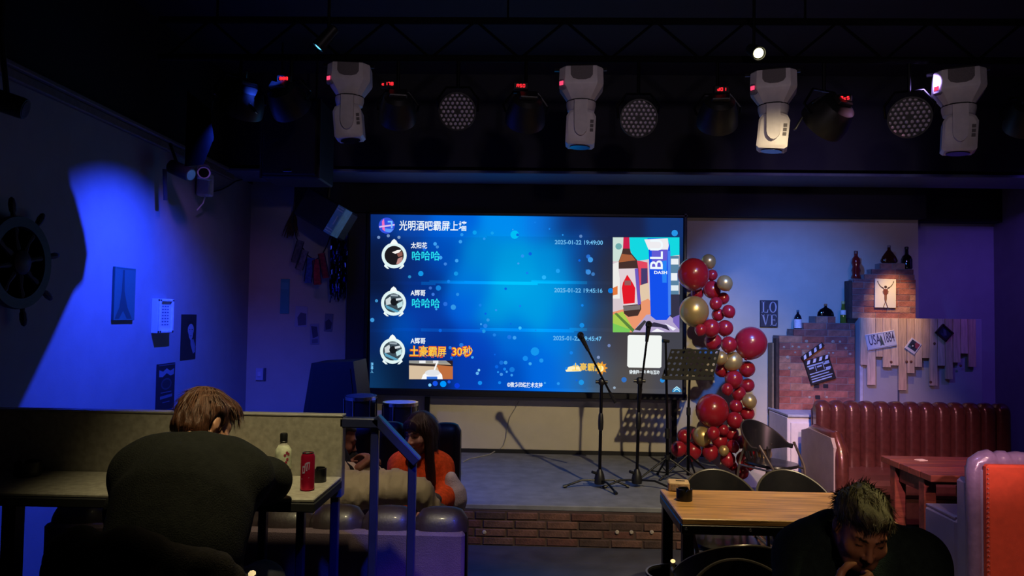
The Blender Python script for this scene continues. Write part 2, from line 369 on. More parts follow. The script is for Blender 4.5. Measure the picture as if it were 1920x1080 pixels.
part('cabinet', MB().box((cx[0], YS + 0.075, cx[2]), (sw + 0.06, 0.14, sh + 0.06), bev=0.01), MATTE, scr)
for nm, c, d in (('frame_rail', (cx[0], YS, cx[2] - sh / 2 - 0.035), (sw + 0.09, 0.05, 0.06)), ('frame_rail', (cx[0], YS, cx[2] + sh / 2 + 0.02), (sw + 0.09, 0.05, 0.03)),
                 ('frame_rail', (cx[0] + sw / 2 + 0.02, YS, cx[2]), (0.034, 0.05, sh + 0.1)), ('frame_rail', (cx[0] - sw / 2 - 0.02, YS, cx[2]), (0.034, 0.05, sh + 0.1))):
    part(nm, MB().box(c, d, bev=0.006), M('screen_frame', (24, 24, 30), 0.4, 0.3), scr)
p = W(1266, 745, y=YS); q = W(800, 745, y=YS)
for a in (p, q): part('leg', MB().box((a[0], YS + 0.06, (a[2] + ZS) / 2), (0.05, 0.05, a[2] - ZS)), STEEL, scr)
# soft light dots of the backdrop
rnd = random.Random(3); mb = MB()
dots = [(1103,481,4,(40,110,210)),(1107,487,5,(60,150,230)),(1103,510,5,(60,140,220)),(1112,514,3.5,(60,120,190)),(1089,443,3,(90,130,190)),(1265,437,6,(40,150,230)),(1145,545,5,(10,120,220)),
 (789,513,5,(20,150,230)),(750,508,5,(20,80,190)),(768,519,3,(40,140,200)),(822,540,5,(20,130,220)),(855,513,4,(20,150,230)),(835,495,3,(60,130,220)),(820,463,3,(60,140,220)),(807,540,3,(60,110,200)),
 (835,570,4,(40,110,220)),(850,576,5,(50,150,230)),(812,552,3,(60,120,220)),(858,552,3,(40,140,230)),(706,564,3,(60,140,200)),(698,600,4,(60,150,220)),(710,445,3,(110,140,190)),(728,442,3,(110,140,190)),(748,445,3,(120,150,190)),
 (865,647,4,(40,120,220)),(844,652,3,(40,120,220)),(948,680,3.5,(50,150,230)),(960,693,5,(20,120,220)),(900,718,4,(20,140,240)),(831,720,6,(0,150,255)),(816,719,5,(20,80,230)),(806,722,3,(120,200,255)),(857,723,5,(10,60,220)),(842,716,3,(20,90,230)),
 (898,694,2.5,(120,200,240)),(895,700,3,(100,180,240)),(1090,717,5,(30,150,230)),(1152,727,2.5,(150,170,190)),(1170,712,5,(50,110,190)),(1242,713,4.5,(40,140,220)),(1142,648,3,(110,130,180)),(1122,670,3,(130,150,190)),(1003,659,8,(20,150,240)),(985,672,5,(20,140,240)),
 (910,611,4,(40,130,230)),(955,632,4,(30,120,230)),(907,621,3.5,(30,150,230)),(927,628,3,(30,130,230)),(940,680,4,(20,110,220)),(1015,676,4,(30,150,240)),(994,682,3,(60,170,240)),(940,702,3,(70,150,230)),(870,655,3,(30,120,220)),(915,600,3,(50,150,230)),
 (975,615,3,(60,190,250)),(1091,610,4.5,(20,140,230)),(1020,520,4,(40,180,250)),(870,430,4,(20,150,240)),(890,436,4,(10,160,240)),(965,440,8,(0,190,245)),(866,440,3,(40,150,240)),(923,437,3,(20,160,240)),(1046,508,4,(30,160,240))]
for _ in range(60):
    a, b = rnd.uniform(730, 1100), rnd.uniform(410, 722); dots.append((a, b, rnd.uniform(1.2, 3.6), rnd.choice([(20, 130, 235), (40, 150, 240), (10, 100, 225), (60, 160, 240)])))
for i, (a, b, r, c) in enumerate(dots):
    if 712 < a < 765 and 450 < b < 690: continue
    mb.poly([S(a + r * math.cos(t * PI / 6), b + r * math.sin(t * PI / 6), 0.001 + i * 1e-5) for t in range(12)], c)
part('light_dots', mb, IMG, scr, fix=False, kind='stuff')
WT, CY, YE, LB = E('screen_white', (240, 250, 255)), E('screen_cyan', (40, 225, 240)), E('screen_yellow', (255, 205, 70)), E('screen_pale_blue', (110, 190, 240))
OR = E('screen_orange', (225, 90, 20))
def st(name, body, px, py, hpx, m, bold=0.0, wpx=None, lift=0.004):
    bold = bold if hpx > 18.5 or body.isascii() else min(bold, .0012)
    s = hpx / F * YS * 1.12; o = text(name, body, S(px, py, lift), s, m, scr, rot=(PI / 2, -0.0 , 0), bold=bold)
    if wpx:
        xs = [v.co.x for v in o.data.vertices]; d = max(xs) - min(xs)
        if d > 1e-4: o.scale = ((wpx / F * YS) / d, 1, 1)
    return o
st('title_text', '光明酒吧霸屏上墙', 748, 434, 18, WT, 0.0035, 128)
for nm, yy in (('太阳花', 467), ('A辉哥', 556), ('A辉哥', 646)): st('name_text', nm, 770, yy, 11, WT, 0.002, 31 if nm[0] != 'A' else 28)
for yy in (491, 580): st('message_text', '哈哈哈', 771, yy - 1, 17, CY, 0.003, 53)
for t_, x_, w_ in (('土豪霸屏', 768, 68), ('30秒', 847, 38)):
    st('message_text', t_, x_ - .8, 671, 19, OR, 0.007, w_ + 2, 0.003); st('message_text', t_, x_, 670, 18, YE, 0.002, w_)
for a, d, t in ((1040, 460, '2025-01-22 19:49:00'), (1039, 550, '2025-01-22 19:45:16'), (1037, 640, '2025-01-22 19:45:47')): st('date_text', t, a, d, 10, LB, 0.001, 90)
st('footer_text', '©微多网络技术支持', 951, 727, 9, WT, 0.001, 66)
st('gold_text', '土豪霸屏', 1072, 697, 14, YE, 0.003, 56)
st('code_text', '微信扫一扫 参与互动', 1180, 702, 7, WT, 0.002, 56)
st('side_text', '弹\n幕\n人', 695, 700, 6, LB, 0.001, 5)
def sp(name, polys, base=0.002):
    q = MB()
    for i, (pts, c) in enumerate(polys): q.poly([S(a, b, base + i * 8e-5) for a, b in pts], c)
    return part(name, q, IMG, scr, fix=False)
def circ(x, y, r, n=28, ry=None, a0=0, a1=2 * PI): return [(x + r * math.cos(a0 + (a1 - a0) * t / n), y + (ry or r) * math.sin(a0 + (a1 - a0) * t / n)) for t in range(n + (0 if abs(a1 - a0 - 2 * PI) < 1e-6 else 1))]
def rect(a, b, c, d): return [(a, b), (c, b), (c, d), (a, d)]
sp('logo', [(circ(725, 423, 15), (50, 80, 225)), ([(716, 415), (720, 410), (722, 434), (717, 430)], (240, 110, 190)), ([(711, 424), (740, 420), (740, 423), (711, 427)], (220, 190, 240)), (rect(727, 414, 735, 417), (120, 190, 255)), (rect(733, 414, 736, 428), (120, 190, 255)), ([(722, 428), (738, 430), (732, 436), (722, 434)], (90, 150, 250))])
for i, (a, b) in enumerate(((739, 479), (738, 568), (736, 658))):
    pol = [(circ(a, b, 23.5, ry=24), (225, 245, 245)), ([(a - 8, b - 21), (a + 8, b - 21), (a + 4, b - 28), (a, b - 31), (a - 4, b - 28)], (245, 252, 250)),
           ([(a - 17, b + 16), (a - 9, b + 25), (a - 13, b + 25), (a - 19, b + 20)], (235, 250, 250)), ([(a + 17, b + 16), (a + 9, b + 25), (a + 13, b + 25), (a + 19, b + 20)], (235, 250, 250)),
           (circ(a, b, 18), (28, 26, 30) if i == 0 else (60, 74, 84))]
    if i == 0: pol += [([(a - 4, b - 6), (a + 6, b - 10), (a + 14, b - 11), (a + 10, b - 6), (a + 2, b - 3)], (250, 245, 240)), ([(a + 5, b - 3), (a + 15, b - 8), (a + 16, b), (a + 8, b + 3)], (140, 90, 80)), ([(a + 4, b + 16), (a + 7, b + 6), (a + 16, b + 2), (a + 15, b + 10), (a + 9, b + 16)], (190, 140, 135))]
    else: pol += [([(a - 16, b + 3), (a + 12, b + 16), (a + 6, b + 18), (a - 13, b + 10)], (90, 160, 190)), ([(a - 15, b - 6), (a - 6, b - 12), (a - 3, b + 2), (a - 14, b + 4)], (205, 215, 218)), (circ(a + 1, b - 2, 7), (22, 26, 32)), ([(a + 6, b + 2), (a + 17, b - 4), (a + 17, b + 6), (a + 8, b + 10)], (190, 225, 230)), ([(a - 6, b - 16), (a + 9, b - 16), (a + 8, b - 12), (a - 5, b - 13)], (150, 165, 175)), ([(a + 4, b - 8), (a + 15, b - 10), (a + 15, b - 6), (a + 5, b - 4)], (210, 220, 225))]
    sp('avatar', pol)
sp('cup_photo', [(rect(767, 676, 849, 711), (214, 190, 160)), (rect(767, 676, 849, 682), (150, 150, 145)), ([(767, 681), (849, 684), (849, 689), (767, 685)], (50, 42, 42)), ([(818, 684), (849, 687), (849, 711), (830, 711)], (190, 110, 62)), (rect(786, 676, 798, 681), (240, 240, 240)), (rect(812, 676, 822, 681), (235, 235, 235)), ([(836, 676), (849, 676), (849, 686)], (40, 30, 40)),
                 ([(790, 711), (793, 703), (800, 697), (824, 697), (829, 703), (830, 711)], (252, 252, 252)), (circ(811, 699, 14, ry=6), (225, 228, 232)), ([(813, 693), (818, 680), (821, 680), (816, 694)], (250, 250, 250)), (rect(800, 706, 820, 711), (50, 110, 210))])
sp('bottle_photo', [(rect(1149, 445, 1274, 623), (216, 200, 206)), ([(1174, 445), (1274, 445), (1274, 478), (1190, 490), (1182, 470)], (20, 215, 225)), (rect(1149, 445, 1169, 490), (205, 225, 215)), (circ(1160, 462, 6), (110, 170, 170)),
  ([(1149, 495), (1162, 490), (1162, 560), (1149, 560)], (238, 236, 232)), ([(1149, 540), (1158, 536), (1158, 552), (1149, 554)], (225, 120, 60)), ([(1194, 488), (1214, 492), (1216, 560), (1200, 562)], (225, 70, 95)), (rect(1202, 503, 1214, 535), (70, 60, 110)), ([(1200, 535), (1216, 530), (1220, 590), (1200, 590)], (226, 200, 170)),
  (rect(1256, 480, 1273, 560), (90, 130, 160)), (rect(1258, 485, 1272, 496), (235, 240, 245)), (rect(1258, 512, 1270, 526), (235, 240, 245)), (rect(1258, 535, 1272, 545), (225, 235, 240)), (rect(1254, 552, 1274, 600), (52, 50, 72)),
  ([(1149, 585), (1175, 578), (1215, 560), (1232, 575), (1190, 623), (1149, 623)], (235, 150, 110)), ([(1149, 590), (1168, 584), (1186, 615), (1180, 623), (1149, 623)], (170, 205, 80)), ([(1149, 606), (1182, 618), (1180, 623), (1149, 623)], (120, 200, 90)), ([(1152, 588), (1156, 586), (1192, 620), (1186, 623)], (90, 130, 60)), ([(1212, 590), (1250, 588), (1274, 606), (1274, 623), (1186, 623)], (180, 165, 205)), ([(1262, 595), (1274, 590), (1274, 618), (1262, 604)], (120, 100, 190)),
  ([(1190, 618), (1208, 600), (1212, 603), (1200, 620)], (60, 58, 66)), ([(1214, 612), (1226, 604), (1250, 610), (1256, 620), (1240, 614)], (50, 46, 70)), ([(1222, 622), (1232, 616), (1246, 622)], (245, 245, 250)), ([(1246, 606), (1268, 616), (1262, 620)], (240, 240, 250)),
  ([(1169, 445), (1180, 445), (1181, 467), (1168, 467)], (205, 30, 75)), ([(1168, 466), (1181, 466), (1183, 474), (1194, 487), (1197, 505), (1202, 580), (1196, 592), (1178, 594), (1170, 588), (1160, 505), (1160, 490), (1166, 474)], (70, 48, 44)), ([(1166, 476), (1184, 478), (1192, 488), (1160, 492)], (165, 95, 60)), ([(1160, 504), (1196, 503), (1202, 570), (1168, 573)], (226, 208, 214)), ([(1190, 504), (1196, 503), (1202, 570), (1196, 572)], (110, 90, 190)),
  ([(1168, 530), (1176, 515), (1186, 530), (1191, 540), (1190, 568), (1169, 570), (1166, 540)], (225, 25, 40)), (rect(1171, 526, 1183, 535), (150, 90, 90)), ([(1168, 574), (1200, 572), (1200, 580), (1170, 583)], (120, 110, 110)),
  ([(1214, 447), (1250, 447), (1256, 460), (1258, 590), (1250, 600), (1230, 600), (1220, 592), (1216, 460)], (20, 80, 235)), ([(1208, 449), (1252, 447), (1254, 460), (1252, 470), (1216, 468)], (238, 236, 240)), ([(1222, 468), (1252, 468), (1250, 505), (1222, 505)], (100, 90, 210)), ([(1252, 470), (1257, 470), (1258, 590), (1253, 592)], (70, 130, 240)), ([(1240, 490), (1250, 488), (1250, 530), (1242, 530)], (40, 130, 245))])
o = st('bottle_text', 'BLU', 1249, 507, 30, WT, 0.002, lift=0.008); o.rotation_euler = Matrix(((0, -1, 0), (0, 0, -1), (1, 0, 0))).to_euler()
st('bottle_text', 'DASH', 1226, 515, 7, WT, 0.001, 24, 0.008)
sp('code_panel', [([(1177, 630), (1180, 628), (1238, 629), (1241, 631), (1240, 688), (1237, 690), (1179, 689), (1176, 686)], (242, 246, 242))])
sp('corner_badge', [(circ(1269, 735, 9, 14, a0=PI, a1=2 * PI), (40, 130, 190)), ([(1263, 731), (1269, 726), (1275, 731), (1275, 729), (1269, 724), (1263, 729)], (190, 240, 250)), ([(1263, 735), (1269, 730), (1275, 735), (1275, 733), (1269, 728), (1263, 733)], (190, 240, 250))])
sp('gold_cloud', [([(1060, 694), (1066, 688), (1074, 686), (1080, 682), (1086, 687), (1090, 696), (1062, 697)], (255, 240, 190))])
sp('gold_burst', [([(1127 + (r_ * math.cos(t * PI / 9)), 690 + (r_ * math.sin(t * PI / 9))) for t in range(18) for r_ in ((13, 8)[t % 2],)], (230, 150, 50)), (circ(1126, 691, 6, 14), (255, 245, 180))])
# ================================================================ lighting truss and fixtures
YT = 5.0
zt = W(1000, 124, y=YT)[2]
tr = thing('lighting_truss', 'black ladder truss hung under the ceiling carrying the stage lights', 'truss', (0.7, YT, zt))
for dz in (0.0, 0.26): part('chord', MB().cyl((-2.6, YT, zt + 0.05 + dz), (4.2, YT, zt + 0.05 + dz), 0.024, n=10), M('truss_black', (9, 9, 10), 0.9, spec=0.1), tr)
n = 22
for i in range(n):
    x = -2.55 + 6.7 * i / n; x2 = x + 6.7 / n
    part('lattice_bar', MB().cyl((x, YT, zt + 0.05 + (0.26 if i % 2 else 0)), (x2, YT, zt + 0.05 + (0 if i % 2 else 0.26)), 0.010, n=6), M('truss_black', (9, 9, 10), 0.9, spec=0.1), tr)
for x in (-2.2, -0.2, 1.8, 3.9): part('hanger_rod', MB().cyl((x, YT, zt + 0.3), (x, YT, 4.0), 0.008, n=6), M('truss_black', (9, 9, 10), 0.9, spec=0.1), tr)
GREY = M('vent_grey', (108, 102, 104), 0.7, var=0.25, scale=300)
DARKG = M('dark_gasket', (40, 36, 42), 0.6)
REDLED = E('red_led', (255, 40, 50), 1.6); PINKLED = E('pink_led', (255, 70, 110), 1.2)
def moving_head(label, px, py, yaw, tilt, s=1.0):
    """Head light hung base up; its top at pixel (px, py); yaw turns it, tilt leans the head."""
    t = thing('moving_head_light', label, 'stage light', W(px, py, y=YT - 0.02), 'white moving head lights on the truss', True); k = 0.0036 * s
    t.rotation_euler = (0, 0, yaw)
    def q(*p): return np.array(p) * k
    rings = []
    for z, a, b in ((0, 38, 33), (-2, 40, 34), (-30, 41, 35), (-34, 40, 34), (-58, 24, 22), (-60, 22, 20)):   # eight-cornered tapered tub
        c1, c2 = a * 0.72, b * 0.6
        rings += [q(*v) for v in ((-a, -c2, z), (-c1, -b, z), (c1, -b, z), (a, -c2, z), (a, c2, z), (c1, b, z), (-c1, b, z), (-a, c2, z))]
    mb = MB().add(rings, [(i * 8 + j, i * 8 + (j + 1) % 8, (i + 1) * 8 + (j + 1) % 8, (i + 1) * 8 + j) for i in range(5) for j in range(8)] + [tuple(range(8)), tuple(range(40, 48))])
    base = part('base', mb, WHITEPL, t, sharp=25)
    part('vent_panel', MB().prism([q(a, -36.2, -b) for a, b in ((-19, 1), (21, 1), (21, 17), (17, 23), (8, 26), (-6, 26), (-15, 23), (-19, 17))], q(0, 2.5, 0)), GREY, base)
    dR = rotz(-0.62)
    part('display_housing', MB().box(q(-34, -26, -32), q(16, 8, 20), dR, bev=3 * k), M('display_housing_blue', (128, 122, 140), 0.5), base)
    part('display', MB().box(q(-35.5, -29, -31), q(8, 4, 7), dR), PINKLED, base)
    part('gasket', MB().cyl(q(0, 0, -58), q(0, 0, -61), 27 * k, n=28), DARKG, t)
    part('pan_collar', MB().lathe([(27.5 * k, -60.5 * k), (27.5 * k, -66 * k), (25 * k, -76 * k), (20 * k, -79 * k)], n=28), WHITEPL, t, sharp=25)
    mb = MB()
    for y0 in (-32, 25): mb.prism([q(a, y0, -b) for a, b in ((-12, 62), (12, 62), (12, 112), (10, 120), (5, 126), (0, 128), (-5, 126), (-10, 120), (-12, 112))], q(0, 7, 0))
    mb.box(q(0, 0, -69), q(24, 60, 14)); part('yoke', mb, WHITEPL, t, sharp=30)
    o = q(0, 0, -108); RT = roty(tilt); ring = []
    for y, sc_ in ((-24, 0.86), (-21, 1.0), (21, 1.0), (24, 0.86)):
        ring += [o + RT @ q(a * sc_, y, b * sc_) for a, b in ((-27, -30), (-22, -34), (22, -34), (27, -30), (27, 18), (22, 27), (12, 31), (-12, 31), (-22, 27), (-27, 18))]
    mb = MB().add(ring, [(i * 10 + j, i * 10 + (j + 1) % 10, (i + 1) * 10 + (j + 1) % 10, (i + 1) * 10 + j) for i in range(3) for j in range(10)] + [tuple(range(10)), tuple(range(30, 40))])
    head = part('head', mb, WHITEPL, t, sharp=30)
    part('lens', MB().cyl(o + RT @ q(0, 0, -33), o + RT @ q(0, 0, -36), 19 * k, n=20), M('lens_glass', (30, 30, 40), 0.1, spec=0.8), head)
    mb = MB()
    for j in range(3): mb.box(o + RT @ q(20, -23.5, -8 + j * 8), q(6, 3, 6), RT)
    part('vent_slots', mb, GREY, head)
    part('clamp', MB().box(q(0, 0, 5), q(50, 20, 11), bev=k).box(q(-44, -6, 1), q(12, 6, 5)).box(q(42, -6, 1), q(10, 6, 5)), STEEL, t)
    return t
moving_head('white moving head light beside the blue ceiling lamp, its head leaning slightly right', 657, 127, 0.10, -0.10, 0.97)
moving_head('white moving head light in the middle of the truss above the screen', 1090, 134, -0.06, 0.04)
moving_head('white moving head light hanging right under the glaring yellow ceiling lamp', 1450, 140, -0.30, 0.10)
moving_head('white moving head light at the right end of the truss, turned away', 1797, 138, -0.42, 0.06, 1.04)

LENS = M('par_lens', (196, 184, 204), 0.25, var=0.05)
def par_light(label, px, py, rpx, aim, y=YT, facing=True, disp=None, group=None, edge=None, tagged=False):
    """Round LED par can in a U bracket; aim = direction its face looks in."""
    c = W(px, py, y=y); r = rpx / F * y
    t = thing('par_light', label, 'stage light', c, group, True)
    a = np.array(aim, float); a /= np.linalg.norm(a); R = np.array(Vector(a).to_track_quat('Z', 'Y').to_matrix())
    body = part('body', MB().lathe([(r * 0.55, -0.17), (r * 0.8, -0.15), (r * 1.05, -0.06), (r * 1.12, 0.0), (r * 1.12, 0.025), (r * 1.03, 0.025), (r * 1.03, 0.008), (0.0, 0.008)], R=R, n=28), BLACK, t, sharp=30)
    mb = MB(); s = r * 0.275; cnt = 0
    for i in range(-4, 5):
        for j in range(-4, 5):
            u, v = (i + j * 0.5) * s, j * s * 0.866
            if 0.01 < math.hypot(u, v) < r * 1.0: mb.sph(R @ np.array((u, v, 0.010)), (s * 0.36, s * 0.36, s * 0.2), 8, 4, R)
    part('led_lenses', mb, LENS, body, kind='stuff')
    br = MB(); top = zt + 0.05 - c[2]; side = np.cross(a, (0, 0, 1.0)); side /= np.linalg.norm(side)
    br.tube([side * r * 1.15 + a * -0.05, side * r * 1.25 + np.array((0, 0, r * 0.7)), np.array((0, 0, r * 1.45)) + side * r * 0.7, np.array((0, 0, r * 1.45)) - side * r * 0.7, -side * r * 1.25 + np.array((0, 0, r * 0.7)), -side * r * 1.15 + a * -0.05], 0.009, 6)
    br.cyl((0, 0, r * 1.4), (0, 0, max(top, r * 1.6)), 0.012, n=8); part('bracket', br, STEEL, t)
    mb = MB(); mb.box(R @ np.array((0, 0, -0.185)), (0.12, 0.07, 0.03), R, bev=0.006); back = part('rear_panel', mb, BLACK, t)
    if disp is not None:
        dl, dx, dz = disp
        dmb = MB(); n_ = len(dl)
        bars = {'8': 'abcdefg', '0': 'abcdef', '1': 'bc', '7': 'abc', 'A': 'abcefg', 'd': 'bcdeg', 'c': 'deg', '5': 'acdfg', '3': 'abcdg'}
        for i, ch in enumerate(dl):
            ox = dx + (i - (n_ - 1) / 2) * 0.020; w, h = 0.006, 0.009
            sg = {'a': (0, h, 2 * w, .004), 'g': (0, 0, 2 * w, .004), 'd': (0, -h, 2 * w, .004), 'f': (-w, h / 2, .004, h), 'b': (w, h / 2, .004, h), 'e': (-w, -h / 2, .004, h), 'c': (w, -h / 2, .004, h)}
            for k_ in bars[ch]: x_, z_, w_, h_ = sg[k_]; dmb.box((ox + x_, -0.155, dz + z_), (w_, 0.004, h_))
        part('display_panel', MB().box((dx, -0.14, dz), (0.10, 0.026, 0.05), bev=0.006), BLACK, t)
        part('display', dmb, REDLED, t)
    if edge is not None:
        for q_ in edge: part('white_tag' if tagged else 'barn_door', MB().box(*q_[:2], R=q_[2], bev=0.004), WHITEPL if tagged else M('glossy_black', (70, 70, 78), 0.25, 0.5), t)
    return t
fg = 'round LED par lights on the truss'
par_light('round LED par light with lit-looking white lenses left of the middle moving head', 858, 209, 32, (-0.02, -1, -0.32))
par_light('round LED par light with white lenses right of the middle moving head', 1197, 222, 32, (0.03, -1, -0.30))
par_light('round LED par light with white lenses turned left beside the last moving head', 1705, 220, 34, (-0.36, -1, -0.34))
par_light('black par light with a blurred red display, above the big hanging speaker', 545, 200, 34, (0.25, 1, -0.75), disp=('888', 0.0, 0.145), edge=[((0.11, -0.05, 0.13), (0.11, 0.03, 0.012), roty(0.75))])
par_light('black par light with a small red display right of the first moving head', 745, 218, 32, (-0.2, 1, -0.8), disp=('c178', -0.04, 0.175), edge=[((-0.02, -0.13, 0.10), (0.035, 0.006, 0.045), roty(0.2))], tagged=True)
par_light('black par light with a bright red display left of the middle moving head', 985, 222, 34, (-0.15, 1, -0.8), disp=('A50', -0.03, 0.175), edge=[((0.04, -0.13, 0.09), (0.03, 0.006, 0.045), roty(0.1))], tagged=True)
par_light('black par light with a red display left of the glaring yellow lamp', 1345, 226, 34, (0.1, 1, -0.8), disp=('d01', -0.01, 0.165))
par_light('black par light with a red display and a yellow-lit barn door edge', 1545, 228, 40, (-0.5, 1, -0.7), disp=('3c5', 0.075, 0.115), edge=[((-0.07, -0.10, 0.125), (0.10, 0.03, 0.012), roty(-0.62)), ((-0.19, -0.06, -0.03), (0.10, 0.03, 0.012), roty(-1.05))])
par_light('black par light with blue-lit barn doors at the left end of the truss', 450, 200, 40, (-0.5, 0.5, -0.85), edge=[((0.00, -0.10, 0.085), (0.13, 0.05, 0.014), roty(0.5)), ((0.11, -0.10, -0.01), (0.15, 0.05, 0.014), roty(0.95)), ((0.065, -0.06, 0.13), (0.012, 0.03, 0.18), roty(0.02)), ((-0.145, -0.06, 0.10), (0.02, 0.03, 0.07), roty(0.1))])
par_light('black par light cut off by the right edge of the photo', 1925, 232, 34, (0.3, 0.8, -0.75))

def ceiling_lamp(label, px, py, y, aim, col, k, rod):
    c = W(px, py, y=y); a = np.array(aim, float); a /= np.linalg.norm(a); R = np.array(Vector(a).to_track_quat('Z', 'Y').to_matrix())
    t = thing('ceiling_spot_lamp', label, 'lamp', c, None, True)
    part('housing', MB().lathe([(0.012, -0.17), (0.034, -0.16), (0.042, -0.03), (0.046, 0.006), (0.040, 0.006), (0.038, -0.012), (0.0, -0.012)], R=R, n=20), BLACK, t)
    part('bulb', MB().lathe([(0.030, -0.009), (0.028, 0.0), (0.016, 0.005), (0.0, 0.006)], R=R, n=18), E('lamp_glow_%d' % col[0], col, k), t)
    b = R @ np.array((0, 0, -0.1)); part('stem', MB().cyl(b, (b[0], b[1], 4.0 - c[2]), 0.010, n=8), STEEL, t)
    return t
ceiling_lamp('small ceiling spot lamp glowing blue above the left end of the truss', 597, 88, 4.7, (-0.62, -0.06, -0.78), (90, 190, 255), 3.0, 0)
# added black plate, cut to shape the shadow: its ragged edge keeps the light off the left end of the wall
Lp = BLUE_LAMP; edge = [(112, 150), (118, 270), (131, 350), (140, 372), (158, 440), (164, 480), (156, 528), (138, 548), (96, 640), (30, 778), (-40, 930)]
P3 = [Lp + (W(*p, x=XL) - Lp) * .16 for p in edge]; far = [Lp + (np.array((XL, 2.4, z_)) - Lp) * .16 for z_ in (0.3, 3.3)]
t = thing('added_light_blocker', 'added black light-blocking plate below the blue-lit par light on the left', 'lamp flag', P3[0])
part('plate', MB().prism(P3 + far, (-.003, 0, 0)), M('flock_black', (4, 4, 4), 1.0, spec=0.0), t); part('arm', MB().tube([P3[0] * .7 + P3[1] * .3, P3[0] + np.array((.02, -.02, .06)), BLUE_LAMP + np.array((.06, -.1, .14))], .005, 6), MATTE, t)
ceiling_lamp('small ceiling spot lamp glaring yellow-white above the third moving head', 1423, 100, 4.6, (0.05, -0.9, -0.5), (255, 250, 190), 9.0, 0)

# ================================================================ loudspeakers
SPK = M('speaker_cabinet', (20, 20, 24), 0.6, var=0.2, bump=0.2, bscale=250)
GRILL = M('speaker_grille', (14, 14, 18), 0.7, var=0.4, scale=400)
def edgebox(mb, cs, thick): pass
a0 = W(491, 183, y=6.0); a1 = W(597, 334, y=6.0); cx_, cz_ = (a0[0] + a1[0]) / 2, (a0[2] + a1[2]) / 2; w_, h_ = a1[0] - a0[0], a0[2] - a1[2]
t = thing('hanging_speaker', 'big black loudspeaker hung under the ceiling left of the screen', 'speaker', (cx_, 6.22, cz_ - h_ / 2))
part('cabinet', MB().box((cx_, 6.23, cz_), (w_, 0.44, h_), bev=0.012), SPK, t)
part('grille', MB().box((cx_, 6.0, cz_), (w_ - 0.04, 0.03, h_ - 0.05), bev=0.01), GRILL, t)
part('badge', MB().box((cx_ - 0.01, 5.984, cz_ - h_ / 2 + 0.06), (0.075, 0.006, 0.026), bev=0.003), CHROME, t)
for s_ in (-1, 1): part('edge_trim', MB().box((cx_ + s_ * w_ / 2, 6.02, cz_), (0.012, 0.02, h_)), M('edge_trim_brown', (64, 54, 54), 0.6), t)
for s_ in (-1, 1): part('hanger_rod', MB().cyl((cx_ + s_ * 0.15, 6.2, cz_ + h_ / 2), (cx_ + s_ * 0.15, 6.2, 4.0), 0.008, n=6), STEEL, t)
# tilted stage speaker
yq = 7.0
A, B, C_, D = (W(*p, y=yq) for p in ((562, 376), (600, 352), (662, 372), (620, 446)))
ctr = W(612, 402, y=yq + 0.12); t = thing('tilted_speaker', 'black stage speaker tilted down beside the screen with a pale cyan control strip', 'speaker', ctr, None, True)
R = roty(0.52) @ rotz(-0.15)
part('cabinet', MB().box((0, 0, 0), (0.44, 0.36, 0.30), R, bev=0.02), SPK, t)
part('control_strip', MB().box(R @ np.array((0.226, -0.10, 0.0)), (0.014, 0.16, 0.29), R, bev=0.004).box(R @ np.array((0.19, -0.184, 0.0)), (0.085, 0.014, 0.29), R, bev=0.004), M('strip_cyan', (120, 190, 205), 0.4), t)
mb = MB()
for zz in (-0.12, -0.095, 0.10, 0.125): mb.box(R @ np.array((0.19, -0.193, zz)), (0.07, 0.004, 0.008), R)
mb.box(R @ np.array((0.20, -0.193, 0.0)), (0.008, 0.004, 0.09), R)
part('control_marks', mb, M('strip_marks', (210, 235, 240), 0.4), t)
part('bracket', MB().cyl((0, 0.05, 0.12), (0.02, 0.06, 3.05 - ctr[2]), 0.018, n=8), STEEL, t)
# black floor speaker / flight case at the left of the stage
y_ = 6.45
pts = [W(*p, y=y_) for p in ((584, 681), (662, 678), (692, 782), (562, 782))]
z0 = ZS; low = lambda p, q: p + (q - p) * ((z0 - p[2]) / (q[2] - p[2]))
p0, p1, p2, p3 = pts; b2, b3 = low(p1, p2), low(p0, p3); b2 = p2 * 1.0; b2[2] = z0; b3 = p3.copy(); b3[2] = z0; b3[0] -= 0.05
t = thing('floor_speaker', 'big black wedge-sided floor speaker standing on the stage left of the screen', 'speaker', ((b2[0] + b3[0]) / 2, y_ + 0.25, z0))
part('cabinet', MB().prism([p0, p1, b2, b3], (0.0, 0.5, 0.0)), SPK, t)
q4 = lambda u, v: (p0 * (1 - u) + p1 * u) * (1 - v) + (b3 * (1 - u) + b2 * u) * v
part('grille', MB().prism([q4(0.08, 0.06), q4(0.92, 0.06), q4(0.92, 0.94), q4(0.08, 0.94)], (0, -0.015, 0)), GRILL, t)
